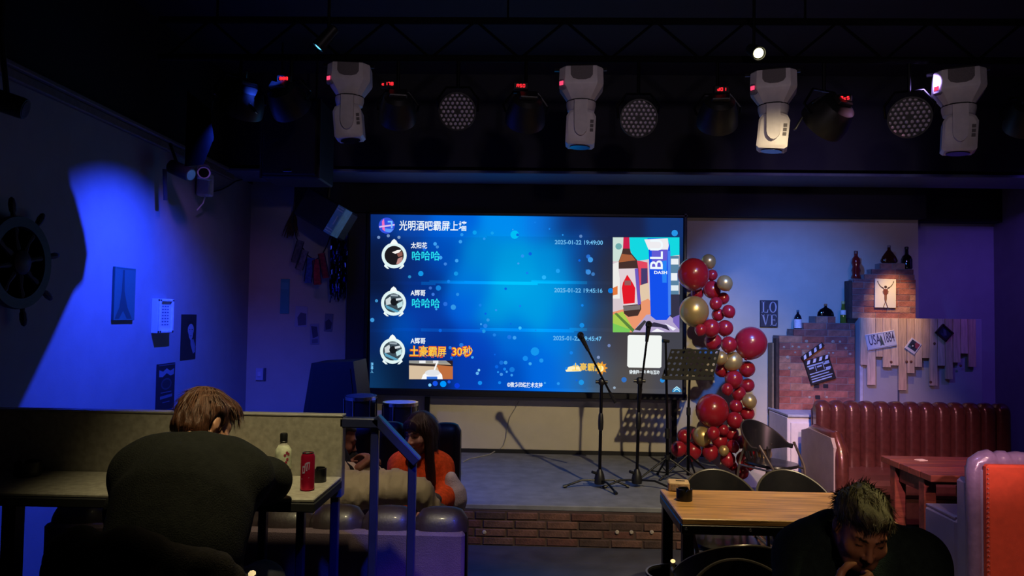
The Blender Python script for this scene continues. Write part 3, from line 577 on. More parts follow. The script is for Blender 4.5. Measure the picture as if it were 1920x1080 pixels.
# drums left of the booth: a floor tom with pale head, a snare, and a cymbal stand
def drum(label, px, py, y, r, h, headcol, tilt=0.0):
    c = W(px, py, y=y); t = thing('drum', label, 'drum', (c[0], c[1], ZS), None, True); zt_ = c[2] - ZS; R = rotx(tilt)
    o = np.array((0, 0, zt_))
    part('shell', MB().lathe([(r * 0.98, -h), (r * 0.98, -0.01)], o, 28, R), M('drum_shell', (26, 22, 30), 0.3, coat=0.5), t)
    part('head', MB().lathe([(r * 0.96, -0.008), (r * 0.9, 0.002), (0.0, 0.004)], o, 28, R), M('drum_head_' + str(headcol[0]), headcol, 0.45), t)
    for z_ in (-0.012, -h + 0.012): part('hoop', MB().lathe([(r * 1.0, z_ - 0.014), (r * 1.03, z_ - 0.014), (r * 1.03, z_ + 0.014), (r * 1.0, z_ + 0.014)], o, 28, R), CHROME, t)
    for k in range(6):
        a = k * PI / 3 + 0.3; part('lug', MB().cyl(o + R @ np.array((r * 1.03 * math.cos(a), r * 1.03 * math.sin(a), -h + 0.02)), o + R @ np.array((r * 1.03 * math.cos(a), r * 1.03 * math.sin(a), -0.02)), 0.006, n=6), CHROME, t)
    for k in range(3):
        a = k * 2 * PI / 3 + 0.5; part('leg', MB().tube([(r * 1.05 * math.cos(a), r * 1.05 * math.sin(a), zt_ - h * 0.7), (r * 1.08 * math.cos(a), r * 1.08 * math.sin(a), 0.03), (r * 1.2 * math.cos(a), r * 1.2 * math.sin(a), 0.006)], 0.007, 6), CHROME, t)
    return t
drum('black drum with a pale blue-lit head standing in front of the screen', 751, 754, 6.3, 0.145, 0.26, (214, 214, 216))
drum('black drum with a dark head behind the railing, beside the floor speaker', 676, 742, 6.2, 0.13, 0.30, (60, 62, 74), 0.05)

# ================================================================ things on the left wall
def wall_frame(px):                                      # helper for the left wall: a point on it
    return lambda a, b, out=0.0: W(a, b, x=XL + 0.005) + np.array((out, 0, 0))
LW = wall_frame(0)
PRINT = VC('print', False, rough=0.6)
def wall_poster(name, label, corners, th, col, extra=(), cat='poster'):
    """A sheet on the left wall; corners are its four photo corners, th its thickness."""
    t_ = [LW(*p) for p in corners]; zs = [(t_[0][2] + t_[1][2]) / 2, (t_[2][2] + t_[3][2]) / 2]; ys = [(t_[0][1] + t_[3][1]) / 2, (t_[1][1] + t_[2][1]) / 2]
    t = thing(name, label, cat, (XL, sum(ys) / 2, zs[1]))
    P = lambda u, v, o=0.0: (XL + th + o, ys[0] + (ys[1] - ys[0]) * u, zs[0] + (zs[1] - zs[0]) * v)
    mb = MB(); mb.box((XL + th / 2, sum(ys) / 2, sum(zs) / 2), (th, abs(ys[1] - ys[0]), abs(zs[0] - zs[1])), bev=0.002, col=col)
    part('sheet', mb, PRINT, t)
    mb = MB()
    for i, (pts, c) in enumerate(extra): mb.poly([P(u, v, 0.0008 + i * 3e-4) for u, v in pts], c)
    if extra: part('print', mb, PRINT, t, fix=False)
    return t, P
UC = lambda u, v, r, rv=None, n=16, a0=0, a1=2 * PI: [(u + r * math.cos(a0 + (a1 - a0) * i / n), v + (rv or r) * math.sin(a0 + (a1 - a0) * i / n)) for i in range(n)]
wall_poster('tower_poster', 'narrow teal poster of a lattice tower, on the blue-lit left wall', ((211, 500), (250, 503), (250, 601), (211, 600)), 0.02, (50, 118, 110),
    [([(0.36, 0.05), (0.44, 0.05), (0.46, 0.45), (0.62, 0.75), (0.86, 0.97), (0.62, 0.97), (0.42, 0.82), (0.24, 0.97), (0.04, 0.97), (0.24, 0.75), (0.33, 0.45)], (30, 80, 78)), ([(0.05, 0.02), (0.95, 0.02), (0.95, 0.03), (0.05, 0.03)], (40, 96, 92))])
t, P = wall_poster('framed_picture', 'white framed picture with tiny writing, on the blue-lit left wall', ((285, 561), (312, 560), (312, 623), (285, 625)), 0.05, (232, 236, 240), (), 'picture')
mb = MB(); 
for a in ((0, .0, 1, .08), (0, .92, 1, 1.0), (0, 0, .13, 1), (.87, 0, 1, 1)):
    p0_, p1_ = np.array(P(a[0], a[1], 0)), np.array(P(a[2], a[3], 0.018)); mb.box((p0_ + p1_) / 2, np.abs(p1_ - p0_), bev=0.004)
part('frame', mb, M('white_frame', (225, 230, 236), 0.5), t)
mb = MB()
for r_ in range(7):
    for s_ in range(3): mb.poly([P(u, v, 0.001) for u, v in ((.28 + s_ * .18, .2 + r_ * .09), (.40 + s_ * .18, .2 + r_ * .09), (.40 + s_ * .18, .235 + r_ * .09), (.28 + s_ * .18, .235 + r_ * .09))][:4], (70, 110, 150))
part('writing', mb, PRINT, t, fix=False)
wall_poster('portrait_poster', 'dark poster of a pale face, on the left wall near the corner', ((339, 589), (368, 590), (368, 673), (340, 675)), 0.004, (26, 28, 38),
    [(UC(.62, .34, .20, .13), (150, 160, 176)), ([(.46, .36), (.80, .36), (.74, .52), (.62, .58), (.50, .50)], (140, 150, 168)), ([(.50, .33), (.58, .33), (.58, .345), (.50, .345)], (40, 44, 56)), ([(.66, .33), (.76, .33), (.76, .345), (.66, .345)], (40, 44, 56)), ([(.54, .47), (.70, .47), (.66, .485), (.58, .485)], (80, 60, 76)), ([(.42, .24), (.62, .17), (.84, .25), (.84, .22), (.62, .13), (.42, .2)], (20, 22, 30)),
     ([(.60, .54), (.74, .56), (.94, .84), (.80, .88), (.62, .68)], (120, 132, 152)), ([(.70, .56), (.80, .55), (.95, .72), (.92, .80)], (104, 116, 138))])
wall_poster('label_poster', 'tall dark poster with an ornate label and arched lettering, just above the counter partition', ((293, 682), (326, 681), (326, 770), (293, 775)), 0.012, (30, 32, 44),
    [([(.08, .12), (.3, .16), (.5, .10), (.7, .16), (.92, .12), (.92, .24), (.72, .26), (.5, .20), (.28, .27), (.08, .26)], (128, 136, 156)), (UC(.5, .42, .3, .12), (62, 70, 90)), (UC(.5, .42, .24, .09), (34, 38, 52)), ([(.2, .58), (.8, .58), (.8, .60), (.2, .60)], (96, 104, 126)), ([(.16, .66), (.84, .64), (.84, .70), (.16, .72)], (104, 112, 132)), ([(.3, .78), (.7, .78), (.7, .80), (.3, .80)], (96, 104, 126)), ([(.05, .02), (.95, .02), (.95, .04), (.05, .04)], (84, 92, 112)), ([(.05, .95), (.95, .95), (.95, .97), (.05, .97)], (84, 92, 112))])
wall_poster('wall_box', 'small black box on the left wall behind the hair of the seated man', ((383, 731), (396, 731), (396, 757), (383, 757)), 0.03, (24, 24, 32), (), 'box')
# ship's wheel
yw_ = W(14, 492, x=XL)[1]; c = np.array((XL + 0.06, yw_, W(14, 492, x=XL)[2]))
t = thing('ship_wheel', 'dark wooden ship wheel with turned handles hanging on the left wall', 'wall decoration', (XL, yw_, c[2] - 0.4))
WOODD = M('dark_wood', (40, 30, 26), 0.55, var=0.3, scale=14, stretch=(1, 1, 6))
mb = MB(); R = roty(PI / 2)
part('rim', MB().lathe([(0.205, -0.022), (0.262, -0.022), (0.266, 0.0), (0.262, 0.022), (0.205, 0.022), (0.20, 0.0), (0.205, -0.022)], c, 40, R), WOODD, t)
part('hub', MB().lathe([(0.07, -0.03), (0.07, 0.03), (0.05, 0.045), (0.0, 0.05)], c, 24, R), WOODD, t)
for k in range(8):
    a = k * PI / 4 + 0.2; d = np.array((0, math.cos(a), math.sin(a)))
    part('spoke', MB().tube([c + d * x for x in (0.06, 0.085, 0.14, 0.185, 0.205, 0.26, 0.28, 0.295, 0.33, 0.36, 0.37)], [.016, .022, .012, .02, .014, .014, .012, .018, .02, .014, .004], 8), WOODD, t)
# CCTV camera, its junction box and pigtail; black spot lamp beside it; spot lamp further left
c = W(382, 322, x=XL + 0.22)
t = thing('security_camera', 'white bullet security camera under the moulding near the left corner', 'camera', (XL, c[1], c[2] - 0.1))
d = np.array((0.35, -0.72, -0.28)); d /= np.linalg.norm(d); e_ = c + d * 0.05; b_ = c - d * 0.11
part('body', MB().cyl(b_, e_, 0.052, n=24), WHITEPL, t)
part('lens', MB().cyl(e_ - d * 0.01, e_ + d * 0.004, 0.040, n=20), M('camera_lens', (14, 14, 20), 0.15), t)
part('sunshade', MB().cyl(b_ + d * 0.01 + np.array((0, 0, 0.006)), e_ + d * 0.035 + np.array((0, 0, 0.012)), 0.054, n=20, caps=False), WHITEPL, t)
j = W(395, 347, x=XL + 0.12)
part('junction_box', MB().box((XL + 0.07, j[1], j[2]), (0.12, 0.10, 0.20), bev=0.012), WHITEPL, t)
part('arm', MB().tube([b_, b_ + np.array((-0.05, 0.02, -0.06)), (XL + 0.12, j[1], j[2] + 0.05)], 0.016, 8), WHITEPL, t)
part('cable', MB().tube([(XL + 0.09, j[1] - 0.03, j[2] - 0.09), (XL + 0.08, j[1] - 0.05, j[2] - 0.17), (XL + 0.05, j[1] - 0.10, j[2] - 0.24)], 0.006, 6), WHITEPL, t)
mb = MB(); p0_ = np.array((XL + 0.03, j[1] + 0.04, j[2] - 0.04))
solo('cable', MB().tube([np.array((XL + 0.02, j[1] + 0.06, j[2] - 0.07))] + [W(*p, x=XL + .02) for p in ((414, 356), (428, 349), (441, 340))] + [np.array((XL + .03, YB - .03, W(456, 332, y=YB)[2]))] + [W(*p, y=YB - .02) for p in ((472, 327), (490, 327))], 0.007, 6), BLACK, 'black cable looping from the security camera to the back wall', 'cable')
def barrel_lamp(label, pa, pb, xa, xb_, r):
    a, b = W(*pa, x=xa), W(*pb, x=xb_); t = thing('barrel_spot_lamp', label, 'lamp', a)
    d = (b - a) / np.linalg.norm(b - a)
    part('housing', MB().tube([a - d * 0.01, a, b - d * 0.02, b], [r * 0.7, r, r, r * 0.94], 18), BLACK, t)
    part('lens', MB().cyl(b - d * 0.005, b + d * 0.003, r * 0.78, n=18), M('lamp_lens', (120, 124, 130), 0.15, 0.5), t)
    m_ = a * 0.6 + b * 0.4; return t, m_
t, m_ = barrel_lamp('black barrel spot lamp by the white security camera', (322, 312), (358, 328), XL + 0.12, XL + 0.30, 0.055)
part('stem', MB().tube([m_, (XL + 0.10, m_[1] + 0.02, 3.03)], 0.012, 8), BLACK, t)
part('hanging_strap', MB().box((m_[0] - 0.08, m_[1] - 0.06, m_[2] - 0.13), (0.012, 0.045, 0.24), rotx(0.12)), M('strap_dark', (50, 52, 62), 0.7), t)
t, m_ = barrel_lamp('black barrel spot lamp at the left edge of the photo under the ceiling', (-8, 186), (48, 205), XL + 0.25, XL + 0.38, 0.055)
part('stem', MB().tube([m_, (m_[0] - 0.05, m_[1], 3.10), (m_[0] - 0.05, m_[1], 4.0)], 0.014, 8), BLACK, t)

# ================================================================ the back wall left of the screen
def back_sheet(name, label, a, b, th, col, extra=(), cat='poster', ang=0.0):
    p, q = W(*a, y=YB), W(*b, y=YB); c = (p + q) / 2; w, h = q[0] - p[0], p[2] - q[2]; R = roty(ang)
    t = thing(name, label, cat, (c[0], YB, q[2])); part('sheet', MB().box(c - np.array((0, th / 2, 0)), (w, th, h), R, bev=0.002, col=col), PRINT, t)
    P = lambda u, v, o=0.0: c + R @ np.array((w * (u - .5), 0, h * (.5 - v))) - np.array((0, th + o, 0))
    mb = MB()
    for i, (pts, cc) in enumerate(extra): mb.poly([P(u, v, 0.0008 + i * 3e-4) for u, v in pts], cc)
    if extra: part('print', mb, PRINT, t, fix=False)
    return t, P
back_sheet('teal_card', 'narrow teal card on the wall below the hanging flags', (527, 523), (542, 588), 0.01, (70, 160, 165), [([(.1, .1), (.9, .1), (.9, .3), (.1, .3)], (86, 176, 180))], 'card')
back_sheet('photo_card', 'pale photo card on the wall, the leftmost and highest of the three small photos', (554, 574), (576, 613), 0.006, (176, 176, 186), [([(.2, .55), (.45, .3), (.9, .35), (.95, .9), (.3, .95)], (92, 96, 112))], 'card', 0.04)
back_sheet('photo_card', 'small grey photo card on the wall, lowest of the three small photos', (582, 607), (598, 646), 0.006, (150, 152, 164), [([(.15, .1), (.8, .15), (.9, .6), (.3, .7)], (70, 74, 92)), ([(.2, .75), (.85, .72), (.85, .92), (.2, .94)], (110, 114, 128))], 'card', -0.05)
back_sheet('photo_card', 'small grey photo card on the wall, closest to the dark panel', (609, 588), (624, 622), 0.006, (120, 124, 138), [([(.1, .45), (.5, .3), (.9, .5), (.8, .85), (.2, .9)], (56, 60, 78))], 'card', 0.05)
t, P = back_sheet('light_switch', 'white wall switch with a dark side on the wall behind the partition', (481, 690), (494, 713), 0.02, (196, 196, 206), (), 'switch')
p = P(.5, .5); part('rocker', MB().box(p - np.array((0, 0.004, 0)), (0.03, 0.012, 0.05), bev=0.003), WHITEPL, t)
part('side_plate', MB().box(p + np.array((0.055, 0.01, 0)), (0.02, 0.02, 0.13), bev=0.003), M('switch_grey', (70, 76, 92), 0.5), t)
# string of flags
t = thing('flag_bunting', 'string of small coloured flags sagging under the tilted speaker', 'bunting', W(580, 500, y=7.45))
yf = 7.45; key = [(552, 388), (549, 420), (556, 447), (566, 463), (577, 479), (590, 488), (603, 480), (614, 458), (619, 443)]
part('cord', MB().tube([(W(553, 360, y=yf)[0], 7.592, zv + .05)] + [W(*p, y=yf) for p in key] + [W(621, 440, y=7.46)], 0.006, 6), M('bunting_cord', (20, 22, 40), 0.8), t)
for (a, b, w, h, col, lean) in ((558, 450, 15, 44, (96, 92, 92), .25), (566, 468, 16, 40, (120, 112, 112), .28), (580, 483, 16, 48, (60, 90, 150), .10), (594, 486, 16, 48, (176, 44, 56), -.08), (607, 474, 14, 48, (150, 36, 52), -.22)):
    c = W(a, b + h / 2, y=yf - 0.012); w_, h_ = w / F * yf, h / F * yf; R = roty(lean)
    mb = MB(); mb.grid(lambda u, v: c + R @ np.array(((u - .5) * w_ * (1 - .12 * v), 0.012 * math.sin(u * 5 + a) * v, (.5 - v) * h_)), 6, 5)
    mb.grid(lambda u, v: c + R @ np.array(((u - .5) * w_ * (1 - .12 * v), 0.003 + 0.012 * math.sin(u * 5 + a) * v, (.5 - v) * h_)), 6, 5)
    fl = part('flag', mb, M('flag_%d' % a, col, 0.8, var=0.4, scale=40), t)
    part('flag_border', MB().box(c + R @ np.array((w_ * .46, -0.006, 0)), (0.008, 0.006, h_ * .9), R).box(c + R @ np.array((-w_ * .44, -0.006, 0)), (0.008, 0.006, h_ * .9), R), M('flag_border', (36, 38, 56), 0.8), fl)
rnd = random.Random(5); mb = MB(); c0 = W(551, 393, y=7.5)
mb.tube([W(553, 368, y=7.5), W(552, 380, y=7.5), c0], 0.008, 6)
for i in range(70):
    a = rnd.uniform(-.28, .28); l = rnd.uniform(.16, .30); e = c0 + np.array((math.sin(a) * l - .03, rnd.uniform(-.05, .05), -math.cos(a) * l)); m_ = (c0 + e) / 2 + np.array((rnd.uniform(-.015, .015), 0, 0))
    mb.tube([c0, m_, e], [.004, .006, .002], 4)
solo('dried_grass_bunch', mb, M('dried_grass', (96, 64, 40), 0.9, var=0.4), 'brown dried grass bunch hanging head down beside the flags', 'dried plant')
rnd = random.Random(9); t = thing('tinsel_curtain', 'dark blue sparkling tinsel curtain hanging beside the screen', 'tinsel', W(636, 560, y=7.5)); mb = MB(); sp_ = MB()
for i in range(150):
    px = rnd.uniform(621, 651); p0_ = W(px, rnd.uniform(440, 458), y=rnd.uniform(7.44, 7.54)); L = rnd.uniform(.48, .60); w_ = rnd.uniform(.004, .007); tw = rnd.uniform(0, 6); vs = []; nn = 12
    for j_ in range(nn + 1):
        a = tw + j_ * 0.9; q_ = p0_ + np.array((0.006 * math.sin(j_ + i), 0, -L * j_ / nn)); o_ = np.array((math.cos(a), math.sin(a), 0)) * w_; vs += [q_ - o_, q_ + o_]
    mb.add(vs, [(2 * j_, 2 * j_ + 1, 2 * j_ + 3, 2 * j_ + 2) for j_ in range(nn)])
part('tinsel_strips', mb, M('tinsel_blue', (16, 24, 92), 0.14, 1.0, var=0.2), t, kind='stuff', fix=False)
for s_ in (-.06, .06): part('cord', MB().tube([W(636, 446, y=7.5) + np.array((s_, 0, .02)), (W(636, 446, y=7.5)[0] + s_, 7.592, zv + .03)], .004, 5), BLACK, t)
part('header_strip', MB().box(W(636, 446, y=7.5), (0.17, 0.10, 0.03), bev=0.004), M('tinsel_header', (16, 20, 60), 0.5), t)
# loose cable on the wall under the screen
solo('cable', MB().tube([W(*p, y=YB - 0.015) if i < 8 else W(*p, z=ZS + 0.006) for i, p in enumerate(((973, 752), (966, 766), (956, 782), (951, 800), (949, 820), (944, 835), (936, 843), (928, 846), (918, 852), (900, 856), (880, 860), (868, 866)))], 0.005, 6), M('cable_grey', (150, 146, 134), 0.6), 'thin pale cable trailing down the wall and over the stage', 'cable')
# ================================================================ balloon garland
BAL = {'r': M('balloon_dark_red', (150, 28, 44), 0.26, var=0.04, coat=0.25, spec=0.5), 'g': M('balloon_gold', (196, 170, 112), 0.34, 0.6, var=0.05), 'f': M('balloon_red_foil', (190, 30, 44), 0.12, 0.7, var=0.1)}
def balloon_mesh(k, _c={}):
    if k not in _c:
        mb = MB(); mb.sph((0, 0, 0.03), (0.96, 0.96, 1.0), 24, 16)
        for v in range(len(mb.v)):                       # pull the underside towards the knot
            x, y, z = mb.v[v]
            if z < 0: mb.v[v] = (x * (1 - 0.16 * z * z), y * (1 - 0.16 * z * z), z * 1.06)
        me = mb.mesh('balloon', sharp=60); me.materials.append(BAL[k])
        q = MB().lathe([(0.03, 0.0), (0.05, -0.05), (0.09, -0.12), (0.02, -0.09)], (0, 0, -1.0), 10); kn = q.mesh('knot'); kn.materials.append(BAL[k])
        _c[k] = (me, kn)
    return _c[k]
ZB = [(172,135,75,'r'),(243,75,34,'g'),(317,175,37,'g'),(258,138,26,'r'),(190,222,30,'r'),(258,205,42,'r'),(310,245,28,'r'),(275,268,30,'r'),(175,305,70,'g'),(285,320,30,'r'),(335,305,31,'r'),(205,390,28,'r'),
 (252,383,43,'r'),(318,382,38,'r'),(262,445,42,'r'),(335,458,38,'r'),(435,452,76,'r'),(298,520,32,'g'),(353,535,45,'g'),(300,575,32,'r'),(418,570,38,'r'),(358,618,42,'r'),(420,645,33,'r'),(328,662,28,'r'),(380,682,34,'r'),
 (430,718,34,'g'),(368,742,32,'r'),(420,775,33,'r'),(362,805,38,'r'),(258,762,77,'r'),(130,880,33,'r'),(185,865,26,'r'),(213,880,45,'g'),(263,865,31,'r'),(310,850,26,'r'),(293,900,37,'r'),(350,867,32,'r'),(355,925,30,'r'),
 (103,938,37,'r'),(168,946,43,'r'),(250,953,38,'r'),(312,945,24,'g'),(330,985,36,'r'),(352,1015,22,'f'),(405,985,36,'r'),(490,960,43,'g'),(395,1045,32,'r'),(430,1010,26,'r'),(436,940,30,'r'),(395,905,30,'r')]
ZB.sort(key=lambda b: -b[2]); placed = []
for zx, zy, zr, k in ZB:
    px, py = 1230 + zx / 2.4536, 460 + zy / 2.4536; best = None
    for y in (7.0, 7.08, 6.92, 7.16, 6.84, 7.24, 6.76, 7.32, 7.38):
        r = zr / 2.4536 / F * y; c = W(px, py, y=y)
        if y + r > 7.5 and px < 1300: continue
        if c[0] - r < XS and c[2] - r < ZS - 0.02 and c[2] > ZS: c[2] = ZS + r
        pen = sum(max(0, (r + q[1]) - np.linalg.norm(c - q[0]) - 0.012) for q in placed) + 0.02 * abs(y - 7.0)
        if best is None or pen < best[0]: best = (pen, c, r)
    placed.append((best[1], best[2], k, py))
order = {}
for kind in ('big r', 'small r', 'big g', 'small g', 'small f'):
    order[kind] = sorted([p for p in placed if (('big ' if p[1] > 0.15 else 'small ') + p[2]) == kind], key=lambda p: p[3])
NM = {'big r': 'big dark red balloon', 'small r': 'small dark red balloon', 'big g': 'big gold chrome balloon', 'small g': 'small gold chrome balloon', 'small f': 'crumpled red foil balloon'}
for kind, lst in order.items():
    for i, (c, r, k, _) in enumerate(lst):
        me, kn = balloon_mesh(k); o = bpy.data.objects.new('balloon', me); COL.objects.link(o); o.location = c; o.scale = (r, r, r)
        o.rotation_euler = (random.uniform(-.5, .5), random.uniform(-.5, .5), random.uniform(0, 6)); OFF[o.name] = c
        where = 'of the garland beside the screen' if len(lst) == 1 else (', %s from the top of the garland beside the screen' % ordinal(i))
        tag(o, (NM[kind] + ' ' + where).replace(' ,', ','), 'balloon', 'balloons of the garland')
        n_ = bpy.data.objects.new('knot', kn); COL.objects.link(n_); n_.parent = o; OFF[n_.name] = c

# ================================================================ microphone stands and music stand
def boom_stand(label, base, clutch, mic, tail, y, legs, mic_on=True):
    """A tripod stand: base pixel on the stage, clutch, mic end and boom tail pixels, all at depth y."""
    b = W(*base, z=ZS); y = b[1]; b[2] = ZS; c = W(*clutch, y=y); c[0] = b[0] + (c[0] - b[0]); t = thing('microphone_stand', label, 'microphone stand', b)
    hub = b + np.array((0, 0, 0.09))
    for a, l in legs:
        e = b + np.array((math.cos(a) * l, math.sin(a) * l, 0.012)); lg = part('leg', MB().tube([hub + np.array((0, 0, -0.03)), hub * .5 + e * .5 + np.array((0, 0, 0.012)), e], 0.009, 8), STEEL, t)
        part('rubber_foot', MB().tube([e - (e - hub) * 0.08, e + (e - hub) * 0.02], 0.014, 8), BLACK, lg)
    part('hub', MB().lathe([(0.016, -0.065), (0.042, -0.06), (0.046, -0.03), (0.036, 0.02), (0.018, 0.06), (0.012, 0.06)], hub, 18), BLACK, t)
    part('hub_knob', MB().cyl(hub + np.array((-0.03, -0.02, 0.03)), hub + np.array((-0.065, -0.04, 0.045)), 0.012, n=10), BLACK, t)
    mid = hub * .42 + c * .58
    part('pole', MB().cyl(hub, c, 0.0135, n=12), STEEL, t)
    part('height_grip', MB().lathe([(0.014, -0.075), (0.021, -0.06), (0.023, 0.0), (0.019, 0.055), (0.014, 0.07)], (mid[0], mid[1], mid[2]), 14), BLACK, t)
    part('clutch', MB().sph(c, (0.030, 0.026, 0.034), 12, 8).cyl(c + np.array((-0.05, 0, 0)), c + np.array((0.05, 0, 0)), 0.014, n=10), BLACK, t)
    m_, e = W(*mic, y=y - 0.10), W(*tail, y=y + 0.03); d = (m_ - e) / np.linalg.norm(m_ - e)
    bm_ = part('boom', MB().tube([e, e + d * 0.12, m_ - d * 0.10], [0.011, 0.009, 0.009], 10), STEEL, t)
    part('counterweight', MB().cyl(e - d * 0.005, e + d * 0.10, 0.013, n=10), BLACK, bm_)
    if mic_on:
        h = part('microphone', MB().tube([m_ - d * 0.13, m_ - d * 0.03, m_ - d * 0.01], [0.013, 0.02, 0.022], 12), BLACK, t)
        part('mic_head', MB().sph(m_ + d * 0.015, (0.028, 0.028, 0.032), 14, 10), M('mic_mesh', (40, 40, 46), 0.4, 0.8, bump=0.6, bscale=900), h)
    return t
boom_stand('black microphone stand with its boom slanting up to the left', (1124, 914), (1128, 716), (1090, 632), (1153, 754), 6.2, ((3.3, .30), (0.02, .24), (-1.15, .27)))
boom_stand('black boom microphone stand with a nearly upright boom, second from the left', (1194, 913), (1199, 714), (1216, 612), (1199, 750), 6.2, ((3.45, .30), (-.35, .30), (1.4, .26)))
# third, straight stand behind the music desk, its little mic pointing left
b = W(1251, 902, z=ZS); y3 = b[1]; t = thing('microphone_stand', 'black straight microphone stand rising behind the left side of the music desk', 'microphone stand', b)
hubt = W(1251, 857, y=y3); topp = W(1248, 640, y=y3)
for a in (3.5, -0.25, 1.7):
    e = b + np.array((math.cos(a) * .30, math.sin(a) * .26, .01)); lg = part('leg', MB().tube([hubt, e], 0.009, 8), STEEL, t)
    part('leg_brace', MB().tube([b + np.array((0, 0, .07)), hubt * .45 + e * .55], 0.006, 6), STEEL, lg); part('rubber_foot', MB().sph(e, 0.014, 8, 6), BLACK, lg)
part('pole', MB().tube([b + np.array((0, 0, .05)), hubt, W(1251, 790, y=y3), topp], [.014, .014, .012, .010], 10), STEEL, t)
part('height_grip', MB().cyl(W(1251, 822, y=y3), W(1251, 803, y=y3), 0.022, n=12), BLACK, t); part('hub', MB().cyl(hubt + np.array((0, 0, -.02)), hubt + np.array((0, 0, .02)), 0.024, n=12), BLACK, t)
part('microphone', MB().tube([topp + np.array((.03, 0, 0)), topp + np.array((-.03, -.02, .005))], [.012, .017], 10).tube([topp + np.array((.03, 0, 0)), topp], .012, 8), BLACK, t)
# music stand with a perforated desk
b = W(1290, 900, z=ZS); ym = b[1]; t = thing('music_stand', 'black music stand with a perforated desk leaning back in front of the balloons', 'music stand', b)
cn = [W(*p, y=ym + dy) for p, dy in (((1240, 709), -.06), ((1336, 712), -.06), ((1350, 656), .10), ((1258, 655), .10))]
mb = MB(); NUh, NVh = 9, 5; n_ = np.cross(cn[1] - cn[0], cn[3] - cn[0]); n_ /= np.linalg.norm(n_)
Q = lambda u, v: (cn[0] * (1 - u) + cn[1] * u) * (1 - v) + (cn[3] * (1 - u) + cn[2] * u) * v
for i in range(NUh):
    for j in range(NVh):
        u0, u1, v0, v1 = i / NUh, (i + 1) / NUh, j / NVh, (j + 1) / NVh; cu_, cv_ = (u0 + u1) / 2, (v0 + v1) / 2; ru, rv = .26 / NUh, .26 / NVh
        outer = [(u1, cv_), (u1, v1), (cu_, v1), (u0, v1), (u0, cv_), (u0, v0), (cu_, v0), (u1, v0)]
        inner = [(cu_ + ru * math.cos(k * PI / 4), cv_ + rv * math.sin(k * PI / 4)) for k in range(8)]
        for sgn in (0, 1):
            vs = [Q(*p) + n_ * 0.004 * sgn for p in outer + inner]; mb.add(vs, [(k, (k + 1) % 8, 8 + (k + 1) % 8, 8 + k) for k in range(8)])
part('desk', mb, MATTE, t)
part('lip', MB().box((cn[0] + cn[1]) / 2 + np.array((0, -.025, .0)), (np.linalg.norm(cn[1] - cn[0]), .06, .012), bev=.003).box((cn[0] + cn[1]) / 2 + np.array((0, -.053, .012)), (np.linalg.norm(cn[1] - cn[0]), .006, .03)), BLACK, t)
dc = Q(.5, .4) + np.array((0, .02, 0)); hubt = b + np.array((0, 0, .22))
part('pole', MB().tube([b + np.array((0, 0, .04)), W(1291, 775, y=ym), W(1291, 765, y=ym), dc], [.014, .014, .011, .010], 10), STEEL, t)
part('height_knob', MB().cyl(W(1291, 778, y=ym), W(1291, 764, y=ym), 0.019, n=12), BLACK, t)
for a in (3.4, 0.3, -1.4):
    e = b + np.array((math.cos(a) * .26, math.sin(a) * .24, .01)); lg = part('leg', MB().tube([hubt, e], 0.009, 8), STEEL, t); part('rubber_foot', MB().sph(e, .014, 8, 6), BLACK, lg)

# ================================================================ right part of the back wall: half wall, brick ornaments, planks
YH = 7.45
hx0, hx1 = W(1612, 700, y=YH)[0], W(1842, 700, y=YH)[0]; hz = W(1700, 597, y=YH)[2]
struct('partition_wall', MB().box(((hx0 + hx1) / 2, (YH + 7.75) / 2 - 0.005, hz / 2), (hx1 - hx0, 7.74 - YH, hz), bev=.004).box(((hx1 + XJ) / 2, 8.1, hz / 2), (hx1 - XJ, .68, hz)), WALLP)
xs_ = W(1684, 700, y=YH)[0]; struct('trim_3', MB().box((xs_, YH - .004, .85), (.012, .012, 1.68)), M('seam_grey', (70, 72, 88), .6))
struct('trim_4', MB().box((hx0 + .012, YH - .006, .85), (.03, .02, 1.68), bev=.004), M('edge_pale', (176, 178, 190), .5))
# stepped brick ornaments: each a thing, each brick a part
BRK2 = [M('veneer_%s' % n, c, .85, var=.3, scale=22, bump=.5, bscale=90) for n, c in (('rose', (150, 92, 78)), ('red', (140, 76, 62)), ('tan', (156, 112, 92)), ('plum', (120, 74, 70)))]
def brick_ornament(name, label, rows, yf, th, sidecol):
    """rows: list of (x0px, x1px, ytop, ybottom) from the bottom course up."""
    a, b = rows[0][:2]; c = W((a + b) / 2, rows[0][3], y=yf); t = thing(name, label, 'brick ornament', (c[0], yf + th / 2, c[2]))
    cb = MB()
    for k, (x0, x1, y0, y1) in enumerate(rows):
        xm_ = (rows[0][0] + rows[0][1]) / 2; p, q = W(x0, y0, y=yf), W(x1, y1, y=yf); p[2] = W(xm_, y0, y=yf)[2]; q[2] = W(xm_, y1, y=yf)[2]; w, h = q[0] - p[0], p[2] - q[2]
        cb.box((p[0] + w / 2, yf + th / 2 - .0125, p[2] - h / 2), (w - .006, th, h))
        L = .225; x = p[0] - (L / 2 if k % 2 else 0)
        while x < q[0] - .02:
            a_, b_ = max(x, p[0]), min(x + L, q[0]); x += L
            if b_ - a_ < .03: continue
            me = MB().box((0, 0, 0), (b_ - a_ - .004, .03, h - .004), bev=.002).mesh('brick'); me.materials.append(random.choice(BRK2))
            o = brick(t, ((a_ + b_) / 2, yf + random.uniform(-.002, .001), p[2] - h / 2), me)
    part('core', cb, sidecol, t)
    return t
lo_rows = []; yb_ = 770.0; hts = 12.7
for r in range(11): lo_rows.append((1460, 1602, yb_ - hts, yb_)); yb_ -= hts
top = yb_
for a, w1 in ((1487, 1602), (1506, 1602), (1529, 1566)):
    lo_rows.append((a, w1, top - 12.5, top)); top -= 12.5
